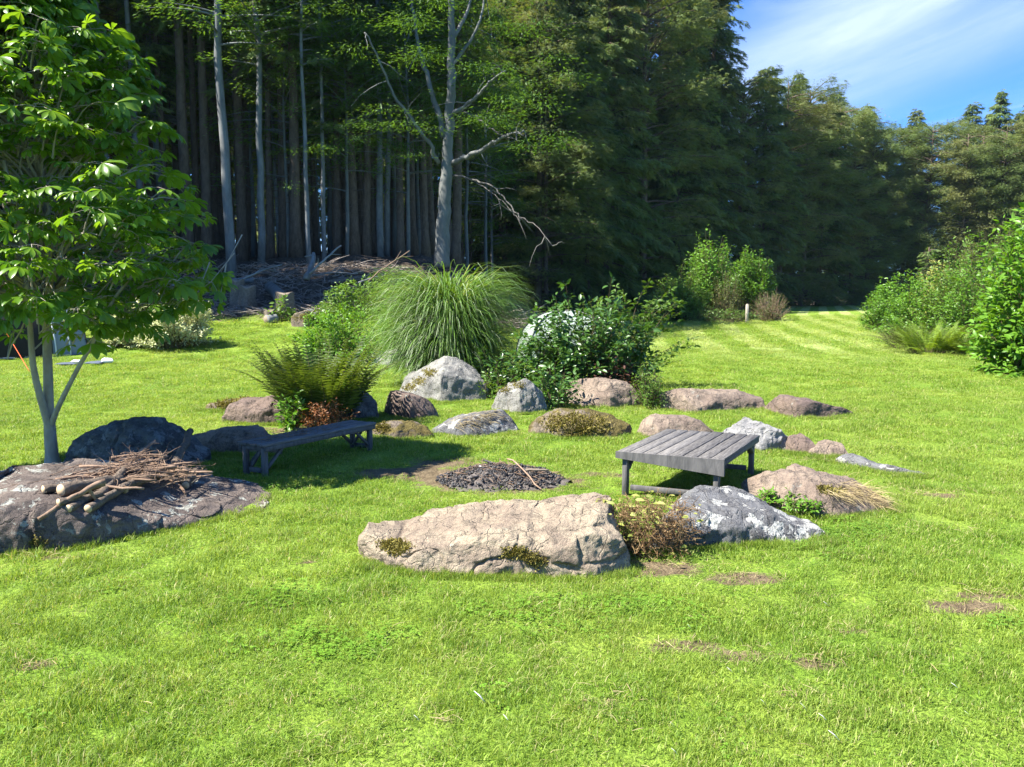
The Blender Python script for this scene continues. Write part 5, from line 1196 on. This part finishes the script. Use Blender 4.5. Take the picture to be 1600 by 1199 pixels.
    def item(nm, lab, cat, px, py, size, mat, sd, sq=.7):
        r3 = np.random.RandomState(sd); p = G(px, py); z = max(.0, .15*(1-min(1, math.hypot((p.x-c.x)/.66, (p.y-c.y)/.46))**1.5)); q = at(px, py, p.y-.05)
        m2 = MB(); t = ico*(1+.4*r3.rand(12, 1)-.2)*np.array([size*1.3, size, size*sq]); 
        m2.add(t, [icf]); tag(m2.build(nm, M[mat], origin=(0, 0, 0), smooth=False), lab, cat).location = (q.x, c.y-.02 if nm == 'charred_log' else p.y+.1, z+size*.55)
    item('charred_log', 'large black charred chunk on top of the ash heap', 'charred log', 788, 728, .06, 'coal', 1, .8)
    item('white_stone', 'small white stone on the left front of the ash heap', 'stone', 750, 754, .026, 'white_stone', 2)
    for i, (px, py, L, a, lab) in enumerate([(735, 748, .2, .5, 'short half-burnt branch on the left side of the ash heap'), (822, 742, .24, -.4, 'half-burnt branch on the right side of the ash heap'), (770, 738, .16, 2.2, 'short charred branch near the top of the ash heap')]):
        p = G(px, py+14); z = .15*(1-min(1, math.hypot((p.x-c.x)/.66, (p.y-c.y)/.46))**1.5)+.035; m2, o_ = stick_mesh((p.x, p.y, z), (p.x+L*math.cos(a), p.y+L*math.sin(a)*.7, z+.015), .014, .009, 500+i, 7, .03)
        tag(m2.build('burnt_branch', M['log_bark' if i == 1 else 'coal'], origin=(p.x, p.y, z)), lab, 'burnt branch')
    p1 = at(793, 733, c.y+.1); p2 = at(846, 767, c.y-.45); m2 = MB(); s = np.linspace(0, 1, 7)
    A = np.array(tuple(p1)); B = np.array(tuple(p2)); A[2] = max(A[2], .19); B[2] = max(.03, B[2]); Q = A+(B-A)*s[:, None]+rs.normal(0, .006, (7, 3)); Q[:, 2] = np.maximum(Q[:, 2], .205*(1-np.hypot((Q[:, 0]-c.x)/.66, (Q[:, 1]-c.y)/.46)**1.5)+.025)
    m2.tube(Q, .008, 6, .9); tag(m2.build('stick', M['stick'], origin=tuple(A)), 'single long thin stick lying across the right side of the ash heap', 'stick')
fire_place()

# ---------------------------------------------------------------- benches
def basis(ang_long, ang_wide):
    return np.array([math.cos(ang_long), math.sin(ang_long), 0]), np.array([math.cos(ang_wide), math.sin(ang_wide), 0])
def bar(mb, a, b, w, t, up=(0, 0, 1), var=.5, bev=.004):
    a = np.array(tuple(a), float); b = np.array(tuple(b), float); L = np.linalg.norm(b-a); d = (b-a)/L
    R = frames(d[None], np.array([up], float))[0]; mb.box((a+b)/2, (L, w, t), R, var, 0, bev)
def bench(name, label, c, lng, wid, L, Wd, H, nplank, apron, leg, gaps, seed, wedge=None, braces=False):
    gp = woodmat('weathered_planks', (.05, .047, .045), (.25, .235, .215), 9, (.7, 9, 9), .75, .8, .25, rz=math.atan2(lng[1], lng[0]))
    rs = np.random.RandomState(seed); r = thing(name, label, 'bench', (c[0], c[1], 0)); org = (c[0], c[1], 0)
    C = np.array([c[0], c[1], 0.]); Z = np.array([0, 0, 1.])
    th = .028
    pw = (Wd-gaps*(nplank-1))/nplank
    for k in range(nplank):
        off = -Wd/2+pw/2+k*(pw+gaps); ctr = C+wid*off+Z*(H-th/2+rs.uniform(-.003, .002)); e = rs.uniform(-.006, .012)
        m = MB(); m.box(ctr+lng*rs.uniform(-.006, .006), (L+.03+e, pw, th), np.stack([lng, wid, Z], 1) if abs(lng@wid) < .02 else frames(lng[None], Z[None])[0], rs.rand(), 0, .004)
        
        for sl in (-1, 1):
            for dx in (-.25, .25):
                q = ctr+lng*sl*(L/2-.03)+wid*dx*pw+Z*(th/2); m.tube([q-Z*.004, q+Z*.0015], .0045, 6, 0., 1)
        m.build('seat_plank', [gp, M['tent_pole']], r, org)
    hl, hw = L/2, Wd/2; zt = H-th-.002
    # frame under the planks
    m = MB()
    for sg in (-1, 1):
        h1 = apron
        bar(m, C+wid*sg*(hw-.02)-lng*hl+Z*(zt-h1/2), C+wid*sg*(hw-.02)+lng*hl+Z*(zt-h1/2), .035, h1, var=.4)
    bar(m, C+lng*(hl-.03)-wid*(hw-.045)+Z*(zt-apron/2), C+lng*(hl-.03)+wid*(hw-.045)+Z*(zt-apron/2), .035, apron, var=.5)
    if not wedge: bar(m, C-lng*(hl-.03)-wid*(hw-.045)+Z*(zt-apron/2), C-lng*(hl-.03)+wid*(hw-.045)+Z*(zt-apron/2), .035, apron, var=.5)
    m.build('seat_frame', M['grey_frame'], r, org)
    if wedge:
        m = MB(); a0, a1 = wedge; o0 = C-lng*(hl+.012); V = []
        for (o_, ap) in ((-hw-.01, a0), (hw+.01, a1)):
            for dl in (-.016, .016):
                V += [o0+wid*o_+lng*dl+Z*(H-.004), o0+wid*o_+lng*dl+Z*(H-.004-ap)]
        m.add(np.array(V), [np.array([[0, 1, 5, 4], [2, 6, 7, 3], [0, 4, 6, 2], [1, 3, 7, 5], [0, 2, 3, 1], [4, 5, 7, 6]])]); m.build('tapered_apron', M['grey_frame'], r, org, smooth=False)
    for sl in (-1, 1):
        for sw in (-1, 1):
            p = C+lng*sl*(hl-leg/2-.005)+wid*sw*(hw-leg/2-.035); m = MB(); tp = zt-.001-(0 if not wedge or sl > 0 else .0)
            m.box(p+Z*((tp-.02)/2-.01), (leg, leg*.8, tp), frames(lng[None], Z[None])[0], rs.rand(), 0, .005); m.build('leg', M['grey_frame'], r, org)
        p0 = C+lng*sl*(hl-leg/2-.005); m = MB()
        zr = .085 if wedge else .055
        bar(m, p0-wid*(hw-leg*1.35-.03)+Z*zr, p0+wid*(hw-leg*1.35-.03)+Z*zr, .03, .05, var=.4); m.build('cross_rail', M['grey_frame'], r, org)
        for sw in (-1, 1):
            m = MB(); q = p0+wid*sw*(hw-leg/2-.035)
            if braces: bar(m, q-lng*sl*leg*.55+Z*.08, q-lng*sl*(.27)+Z*(zt-apron*.5), .03, .035, up=wid, var=.5)
            else: bar(m, q-lng*sl*leg*.5+Z*(zt-apron-.10), q-lng*sl*(.17)+Z*(zt-apron*.8), .03, .06, up=wid, var=.5)
            m.build('brace', M['grey_frame'], r, org)
        if braces:
            m = MB(); bar(m, p0-wid*(hw-leg*1.2-.03)+Z*.07+lng*sl*-.03, p0+wid*(hw-leg-.06)+Z*(zt-.03)+lng*sl*-.03, .028, .03, var=.5); m.build('brace', M['grey_frame'], r, org)
    return r
def quad_bench():
    # photo corners of the two tops -> place and angles
    def top(px, py, H):
        d = ray(px, py); t = (CAMH-H)/-d[2]; return np.array([d[0]*t, d[1]*t])
    H = .345; q = [top(363, 688, H), top(412.6, 692, H), top(594, 661, H), top(553, 658.5, H)]
    c = sum(q)/4; L = (q[3]-q[0]+q[2]-q[1])/2; w = (q[1]-q[0]+q[2]-q[3])/2
    al, aw = math.atan2(L[1], L[0]), math.atan2(w[1], w[0]); sk = (al-aw-math.pi/2)/2*.72; al -= sk; aw += sk
    l, wd = basis(al, aw)
    bench('bench', 'narrow grey wooden bench with braced legs, at left in the chestnut shade', c, l, wd, np.linalg.norm(L)*1.03, np.linalg.norm(w)*1.02, H, 3, .05, .06, .012, 1, braces=True)
    nb = (c, l, wd, H)
    H = .43; q = [top(953, 703, H), top(1110, 714, H), top(1189, 678, H), top(1066, 675.5, H)]
    c = sum(q)/4; L = (q[3]-q[0]+q[2]-q[1])/2; w = (q[1]-q[0]+q[2]-q[3])/2
    al, aw = math.atan2(L[1], L[0]), math.atan2(w[1], w[0]); sk = (al-aw-math.pi/2)/2*.72; al -= sk; aw += sk
    l, wd = basis(al, aw)
    print('bench R', c, np.linalg.norm(L), np.linalg.norm(w), math.degrees(al), math.degrees(aw), sk)
    bench('bench', 'wide grey slatted bench on the right of the fire heap, behind the front boulders', c, l, wd, np.linalg.norm(L)*1.01, np.linalg.norm(w)*1.13, H, 8, .045, .062, .010, 2, wedge=(.06, .15))
    return nb
NB = quad_bench()

# ---------------------------------------------------------------- firewood, sticks
def firewood():
    def on(px, py, lift=.03):
        q = hit(R_SLAB, px, py)
        if q[0] is None: g = G(px, py); return Vector((g.x, g.y, .3+lift))
        return q[0]+Vector((0, 0, lift))
    logs = [((96, 776), (190, 765), .058, 'thick cut log with a bright round end, leftmost of the firewood'),
            ((68, 772), (150, 770), .040, 'dark short log behind the thickest one'),
            ((92, 791), (160, 786), .034, 'small cut log under the thickest one'),
            ((138, 802), (245, 760), .040, 'cut log with bright end in the front middle of the firewood'),
            ((108, 801), (190, 768), .036, 'cut log just left of the front middle one'),
            ((155, 783), (198, 752), .042, 'bark-covered log leaning on top of the front logs'),
            ((268, 743), (300, 726), .048, 'short mossy log on the right of the firewood heap'),
            ((290, 765), (308, 745), .044, 'stubby cut log at the right end of the firewood heap'),
            ((195, 772), (238, 742), .040, 'dark log in the middle of the firewood heap')]
    for i, (a, b, r_, lab) in enumerate(logs):
        r_ *= .84
        A = on(*a, r_); B = on(*b, r_*1.0+.03+.05*(i in (3, 5, 8))); m, o = stick_mesh(A, B, r_, r_*.88, 40+i, 12, .01)
        t = thing('firewood_log', lab, 'log', A); m.build('bark', M['fire_bark'], t, A)
        dirv = np.array(tuple(A-B)); dirv /= np.linalg.norm(dirv); e = MB()
        u = unit(np.cross(dirv, [0, 0, 1.])); v = np.cross(dirv, u); ang = np.arange(14)/14*6.283; ring = np.array(tuple(A))+dirv*.004+(np.cos(ang)[:, None]*u+np.sin(ang)[:, None]*v)*r_*.93
        V = np.concatenate([ring, ring-dirv*.02, [np.array(tuple(A))+dirv*.004]]); k = np.arange(14); k2 = (k+1) % 14
        e.add(V, [np.stack([k, k2, k2+14, k+14], 1), np.stack([k2, k, np.full(14, 28)], 1)]); e.build('cut_end', M['cut'], t, A)
    special = [((60, 818), (165, 752), .016, .024, 'long grey forked branch sticking out at the left front of the firewood'),
               ((125, 735), (275, 762), .012, .009, 'long curved pale branch arching over the firewood heap'),
               ((205, 725), (243, 690), .020, .012, 'broken branch end pointing up at the back of the firewood heap'),
               ((228, 735), (262, 713), .016, .012, 'orange-brown branch pointing right near the top of the firewood')]
    for i, (a, b, r0, r1, lab) in enumerate(special):
        A = on(*a, .03); 
        B = at(b[0], b[1], A.y+(.25 if i else .35)); B.z = max(B.z, .34)
        if i == 1: A = on(125, 740, .06); B = on(275, 764, .12); 
        m, o = stick_mesh(A, B, r0, r1, 70+i, 8, .16 if i == 1 else .04, 2); tag(m.build('branch', M['stick'], origin=A), lab, 'branch')
    rs = np.random.RandomState(9); grp = 'branches heaped on the flat slab'
    for k in range(46):
        cx, cy = rs.normal(215, 38), rs.normal(756, 9); A = on(min(max(cx, 120), 300), min(max(cy, 738), 775), .03); L = rs.uniform(.22, .6); a = rs.normal(.35, .45)+(3.14 if rs.rand() < .5 else 0)
        z = A.z+rs.uniform(.0, .15)*math.exp(-((cx-230)/55)**2)
        A = Vector((A.x, A.y, z)); B = A+Vector((math.cos(a)*L, math.sin(a)*L*.8, rs.uniform(-.03, .07))); B.z = max(B.z, .33)
        A = A-(B-A)*.5; B = B-(B-A)*.3; r_ = rs.uniform(.006, .017)
        m, o = stick_mesh(A, B, r_, r_*.6, 100+k, 6, .06, rs.randint(0, 3)); tag(m.build('branch', M['stick'], origin=A), 'brown branch in the tangled heap on the flat dark slab', 'branch', grp)
    tw = MB()
    for k in range(260):
        cx, cy = rs.normal(225, 40), rs.normal(752, 12); A = np.array(tuple(on(min(max(cx, 120), 308), min(max(cy, 736), 778), .03))); A[2] += rs.uniform(0, .17)*math.exp(-((cx-230)/50)**2)
        pts = [A]; d = unit(rs.normal(0, 1, 3)*np.array([1, .8, .5]))
        for i in range(5): d = unit(d+rs.normal(0, .3, 3)); pts.append(pts[-1]+d*rs.uniform(.02, .06))
        P = np.array(pts); P[:, 2] = np.maximum(P[:, 2], .32); tw.tube(P, np.linspace(.003, .0012, 6), 4, rs.rand(), cap=False)
    for (a, b) in (((125, 735), (-10, 775)), ((120, 750), (20, 765)), ((265, 735), (318, 752))):
        A = np.array(tuple(on(*a, .04))); B = np.array(tuple(on(*b, .03))); s = np.linspace(0, 1, 8); tw.tube(A+(B-A)*s[:, None]+rs.normal(0, .008, (8, 3)), np.linspace(.004, .0015, 8), 4, .2, cap=False)
    tag(tw.build('twigs', M['stick'], origin=tuple(on(215, 755))), 'tangle of thin dry twigs in the firewood heap', 'twigs', kind='stuff')
    # dry twigs lying on the narrow bench
    c, l, w, H = NB; t2 = MB()
    for k in range(90):
        p = np.array([c[0], c[1], H+.006])+l*rs.normal(-.25, .3)+w*rs.uniform(-.15, .15); d = unit(np.append(rs.normal(0, 1, 2), rs.uniform(0, .25))); L = rs.uniform(.04, .16); q = p+d*L; q[2] = min(q[2], H+.07)
        t2.tube([p, (p+q)/2+rs.normal(0, .008, 3)*np.array([1, 1, 0]), q], [.003, .0025, .0015], 4, rs.rand()*.4, cap=False)
    tag(t2.build('bench_twigs', M['stick'], origin=(c[0], c[1], H)), 'dark dry twigs lying on the seat of the narrow bench', 'twigs', kind='stuff')
firewood()

# ---------------------------------------------------------------- stumps, logs and brushwood on the bank
def bank():
    rs = np.random.RandomState(15)
    def stump(px, D, r_, h, lab, tilt=0.):
        p = on_ground(px, D); m = MB(); a = np.arange(18)/18*6.283; fl = 1+.25*np.sin(a*4+rs.rand()*6)+.08*rs.rand(18)
        zs = [-.2, .05, h*.5, h]; V = []
        for i, z in enumerate(zs): q = r_*(1+(fl-1)*[1.6, 1, .3, .12][i])*[1.35, 1.15, 1, .97][i]; V.append(np.stack([p.x+np.cos(a)*q+tilt*z, p.y+np.sin(a)*q, np.full(18, p.z+z)+(.06*np.cos(a*3+1) if i == 3 else 0)], 1))
        V = np.concatenate(V); i = np.repeat(np.arange(3), 18)*18+np.tile(np.arange(18), 3); j = np.repeat(np.arange(3), 18)*18+(np.tile(np.arange(18), 3)+1) % 18
        m.add(V, [np.stack([i, j, j+18, i+18], 1)]); t = thing('tree_stump', lab, 'stump', p); m.build('bark', M['log_bark'], t, p)
        e = MB(); top = V[54:]; cc = top.mean(0)+np.array([0, 0, .01]); k = np.arange(18); e.add(np.concatenate([top+np.array([0, 0, .004]), top-np.array([0, 0, .03]), [cc]]), [np.stack([k, (k+1) % 18, np.full(18, 36)], 1), np.stack([k+18, (k+1) % 18+18, (k+1) % 18, k], 1)])
        e.build('cut_face', M['old_cut'], t, p)
    stump(374, 29.5, .26, 1.0, 'tall pale stump on the bank just right of the chestnut leaves')
    stump(386, 29.2, .30, .9, 'dark stump, right-hand one of the pair beside the chestnut leaves', .1)
    stump(447, 28.4, .33, .7, 'broad grey stump on the bank above the lone mossy rock')
    stump(424, 27.4, .2, .3, 'low split stump at the foot of the bank')
    def log(a, b, r_, lab, D1, D2, mat='log_bark', lift=.12, mt='pale_bark'):
        A = on_ground(a, D1); B = on_ground(b, D2); A.z += lift; B.z += lift; m, o = stick_mesh(A, B, r_, r_*.85, int(a)+7, 10, .02)
        t = thing('fallen_log', lab, 'log', A); m.build('bark', M[mat], t, A)
        for P, Q in ((A, B), (B, A)):
            dv = np.array(tuple(P-Q)); dv /= np.linalg.norm(dv); u = unit(np.cross(dv, [0, 0, 1.])); v = np.cross(dv, u); ang = np.arange(14)/14*6.283; rr_ = r_*(.95 if P is A else .81)
            ring = np.array(tuple(P))+dv*.01+(np.cos(ang)[:, None]*u+np.sin(ang)[:, None]*v)*rr_; e = MB(); k = np.arange(14); k2 = (k+1) % 14
            e.add(np.concatenate([ring, ring-dv*.05, [np.array(tuple(P))+dv*.01]]), [np.stack([k, k2, k2+14, k+14], 1), np.stack([k2, k, np.full(14, 28)], 1)]); e.build('cut_end', M['old_cut'], t, A)
    log(442, 424, .25, 'thick short grey log lying beside the broad stump', 29.0, 31.0, 'beech_bark', .45)
    log(462, 526, .13, 'dark horizontal log right of the broad stump', 29.6, 30.0, 'log_bark', .15)
    log(262, 332, .13, 'long pale log seen through the chestnut leaves at the top of the bank', 31.5, 31.8, 'pale_bark', .3)
    log(338, 400, .12, 'pale log ending behind the pair of stumps', 31.2, 31.6, 'pale_bark', .3)
    log(478, 490, .14, 'short stubby log piece, left of the two at the foot of the bank', 27.8, 28.1, 'beech_bark')
    log(490, 500, .13, 'short stubby log piece, right of the two at the foot of the bank', 27.2, 27.6, 'beech_bark')
    log(520, 580, .12, 'dark log lying along the top of the bank behind the thicket', 33, 33.6, 'log_bark', .2)
    log(418, 432, .17, 'bleached split log at the foot of the bank', 26.6, 26.9, 'pale_bark')
    for i, (a, b, D, r_, lab) in enumerate([((478, 437), (490, 396), 30, .13, 'leaning pale broken stem standing on the bank'), ((484, 428), (533, 384), 30, .05, 'forked pale branch slanting up right on the bank'),
                                         ((488, 430), (560, 428), 31, .04, 'curved pale branch lying behind the horizontal log'), ((366, 444), (440, 414), 29.5, .05, 'pale branch slanting across the stumps'),
                                         ((575, 440), (640, 392), 29.0, .03, 'reddish bent branch above the thicket, left of the grass clump'), ((560, 442), (600, 430), 29, .04, 'pale stick on top of the bank left of the grass clump')]):
        A = at(*a, D); B = at(*b, D+.6); m, o = stick_mesh(A, B, r_, r_*.55, 300+i, 7, .08, 3); tag(m.build('fallen_branch', M['pale_bark' if i != 4 else 'stick'], origin=A), lab, 'branch')
    mb = MB()
    for k in range(2400):
        px = rs.uniform(230, 640) if k < 2000 else rs.uniform(790, 940); D = rs.uniform(26.8, 36) if k < 2000 else rs.uniform(31, 38); p = on_ground(px, D)
        if wood_sd(np.array([p.x]), np.array([p.y]))[0] < -.8: continue
        a = rs.rand()*6.283; L = rs.uniform(.12, .9)*(1.6 if rs.rand() < .12 else 1); d = np.array([math.cos(a), math.sin(a)*.6, rs.normal(.05, .22)]); A = np.array([p.x, p.y, p.z+rs.uniform(.02, .2)]); r_ = rs.uniform(.008, .035)
        s = np.linspace(0, 1, 4); mb.tube(A+d*(L*s)[:, None]+rs.normal(0, .03, (4, 3)), np.linspace(r_, r_*.4, 4), 4, rs.rand(), cap=False)
    tag(mb.build('brushwood', M['brush'], origin=(-8, 30, 1)), 'grey and brown brushwood strewn over the bank at the edge of the wood', 'brushwood', kind='stuff')
    # forest-edge weeds
    for i, (px, D, w, h, lab) in enumerate([(520, 26.3, 1.6, .7, 'low green weeds at the foot of the bank, right of the lone mossy rock'), (845, 33, 2.0, .9, 'sparse brambles at the edge of the wood left of the middle tent'), (610, 31, 2.6, 1.2, 'scrubby growth on the bank behind the grass clump')]):
        shrub('bramble_thicket', lab, 'shrub', on_ground(px, D), w, 1.2, h, 50, 900, .1, 'mid_leaf', 80+i, LEAF, .5, .8, .2, jit=.1, low=.05)
    # log pile and post by the saplings
    p = on_ground(1150, 54.5); n = 0
    grp = 'logs stacked under the saplings'
    first = None
    for row in range(3):
        for k in range(3-row//2):
            P = Vector((p.x-2.1+.05*row, p.y+k*.45, p.z+.25+row*.42)); 
            if first is None:
                m = MB(); s = np.linspace(0, 1, 6); m.tube(np.stack([s*4.2, s*0, s*0], 1), [.23, .22, .22, .21, .21, .2], 12, .4, wob=.1); first = m.build('stacked_log', M['log_bark']); o = first
            else: o = first.copy(); COL.objects.link(o)
            o.location = P; o.rotation_euler = (row+k, 0, rs.normal(0, .02)); tag(o, 'dark log of the low pile under the saplings by the wooden post', 'log', grp)
    q = on_ground(1166, 48.5); m = MB(); m.box((q.x, q.y, .52), (.16, .16, 1.15), None, .8, 0, .02); m.box((q.x, q.y, 1.11), (.11, .11, .05), None, .8, 0, .02); tag(m.build('wooden_post', M['young_bark'], origin=q), 'short pale wooden post in front of the saplings', 'post')
bank()

# ---------------------------------------------------------------- tents and things beside them
def dome_tent(label, loc, w, d, h, rz, mats, door=None, bulge=.12):
    """dome tent: two poles crossing at the top, cloth stretched between them"""
    r = thing('tent', label, 'tent', loc); r.rotation_euler = (0, 0, rz)
    cs = [(-w/2, -d/2), (w/2, -d/2), (w/2, d/2), (-w/2, d/2)]; n = 18; s = np.linspace(0, 1, n)
    def pole(c):
        f = np.cos(s*math.pi/2)**.85; return np.stack([c[0]*f, c[1]*f, h*np.sin(s*math.pi/2)**.92], 1)
    Ps = [pole(c) for c in cs]
    for k in range(4):
        A, B = Ps[k], Ps[(k+1) % 4]; u = np.linspace(0, 1, 15); mid = (A+B)/2
        out = np.array([mid[0, 0], mid[0, 1], 0]); out /= np.linalg.norm(out)
        V = A[:, None]*(1-u)[None, :, None]+B[:, None]*u[None, :, None]; sag = (np.sin(u*math.pi)[None, :]*(bulge*np.sin(s*math.pi))[:, None])
        V = V+out*sag[..., None]-np.array([0, 0, 1.])*(.10*h*np.sin(u*math.pi)[None, :]*np.sin(s*math.pi)[:, None]**1.)[..., None]*.6
        V += .006*np.random.RandomState(k).normal(0, 1, V.shape)
        i = np.repeat(np.arange(n-1), 14)*15+np.tile(np.arange(14), n-1); F = np.stack([i, i+1, i+16, i+15], 1)
        m = MB(); off = out*.012; m.add(np.concatenate([V.reshape(-1, 3), V.reshape(-1, 3)-off]), [F, (F+V.shape[0]*V.shape[1])[:, ::-1]]); m.build('cloth_panel', M[mats[k]], r)
        if door and k == door[0]:
            u0, u1, h1 = door[1:]; ui = (u > u0) & (u < u1); jj = np.where(ui)[0]; ii = np.arange(int(n*h1)); W_ = V[np.ix_(ii, jj)]+out*.02; a_, b_ = len(ii), len(jj); i2 = np.repeat(np.arange(a_-1), b_-1)*b_+np.tile(np.arange(b_-1), a_-1)
            m = MB(); m.add(W_.reshape(-1, 3), [np.stack([i2, i2+1, i2+b_+1, i2+b_], 1)]); m.build('mesh_door', M['tent_dark'], r)
    for k in range(2):
        P = np.concatenate([Ps[k], Ps[k+2][::-1][1:]]); m = MB(); m.tube(P*1.012, .02, 6, .5); m.build('pole', M['tent_pole'], r)
    m = MB(); m.box((0, 0, .03), (w*1.02, d*1.02, .07), None, .5, 0, .02); m.build('groundsheet', M['tent_grey'], r)
    return r
def tents():
    g = G(30, 561)
    r = dome_tent('grey dome tent with a dark mesh door at the left edge, behind the chestnut trunk', (g.x-.42, g.y+1.1, g.z), 2.9, 2.3, 1.95, math.radians(30), ['tent_grey', 'tent_grey', 'tent_grey', 'tent_grey'], (0, .18, .72, .74))
    m = MB()
    for u in (.74, .86):
        P = []
        for k in range(12):
            t = k/11; f = math.cos(t*1.3)**.85; x = (-1.45+2.9*u)*f; y = -1.15*f-.14*math.sin(min(1, t*1.3/1.57)*3.14)*math.sin(u*3.14)-.03; P.append((x, y, 1.95*math.sin(t*1.3)**.92-.04))
        m.tube(P, .02, 5, .5)
    m.build('seam_strip', M['white_cloth'], r)
    a = at(5, 512, g.y-.6); b = G(47, 582); m = MB(); P = np.array([tuple(a), tuple(b)]); q = P[0]+(P[1]-P[0])*np.linspace(0, 1, 6)[:, None]; m.tube(q-np.array([g.x-.42, g.y+1.1, g.z]), .009, 5)
    o = m.build('guy_line', M['orange_cord'], r); 
    o.rotation_euler = (0, 0, math.radians(-30))
    g2 = G(880, 553); g2 = on_ground(886, 20.5)
    dome_tent('pale dome tent mostly hidden behind the dark leafy shrub', (g2.x, g2.y+1.0, g2.z), 2.3, 2.0, 1.36, math.radians(8), ['tent_white']*4, bulge=.14)
    # things left on the grass
    def cushion(px, py, w, d, h, lab, mat, nm, cat, rz=.2):
        p = G(px, py); n = 26; u = np.linspace(-1, 1, n); X, Y = np.meshgrid(u, u); f = ((1-np.abs(X)**4)*(1-np.abs(Y)**4)).clip(0)**.5
        cr_ = .12*h*n2(X, Y, 2.3, 3+int(px)); Z = h*(.5+.5*f)+cr_*f; Zb = h*(.5-.5*f)
        V = np.concatenate([np.stack([X.ravel()*w/2, Y.ravel()*d/2, Z.ravel()], 1), np.stack([X.ravel()*w/2, Y.ravel()*d/2, Zb.ravel()], 1)]); i = np.repeat(np.arange(n-1), n-1)*n+np.tile(np.arange(n-1), n-1); F = np.stack([i, i+1, i+n+1, i+n], 1)
        c_, s_ = math.cos(rz), math.sin(rz); V[:, :2] = V[:, :2]@np.array([[c_, s_], [-s_, c_]])
        m = MB(); m.add(V+np.array([p.x, p.y, p.z+.02]), [F, (F+n*n)[:, ::-1]]); tag(m.build(nm, M[mat], origin=p), lab, cat)
    cushion(161, 549, .45, .5, .16, 'plump white pillow lying on the grass between the tent and the cream bush', 'white_cloth', 'pillow', 'pillow')
    cushion(168, 569, .28, .35, .13, 'small white bundle at the end of the dark cloth on the grass', 'white_cloth', 'bundle', 'bundle', .5)
    cushion(152, 570, .42, .5, .07, 'dark patterned cloth lying flat beside the white bundle', 'blue_cloth', 'cloth', 'cloth', -.1)
    cushion(106, 571, .50, .4, .05, 'thin dark mat on the grass right of the tent', 'blue_cloth', 'mat', 'mat', .1)
    cushion(119, 568, .2, .3, .07, 'small white cloth on the end of the thin dark mat', 'white_cloth', 'cloth', 'cloth', .3)
tents()

# ---------------------------------------------------------------- air
def haze():
    m, t = newmat('haze_air'); v = t.n('ShaderNodeVolumePrincipled'); v.inputs['Color'].default_value = (.55, .78, 1, 1); v.inputs['Density'].default_value = .0001; v.inputs['Anisotropy'].default_value = .2
    o = t.n('ShaderNodeOutputMaterial'); t.link(v.outputs[0], o.inputs['Volume'])
    mb = MB(); mb.box((0, 430, 27), (3900, 980, 64), None, .5, 0, .01); h = mb.build('haze', m); tag(h, 'thin blue air between the viewer and the far trees', 'haze', kind='stuff')
haze()
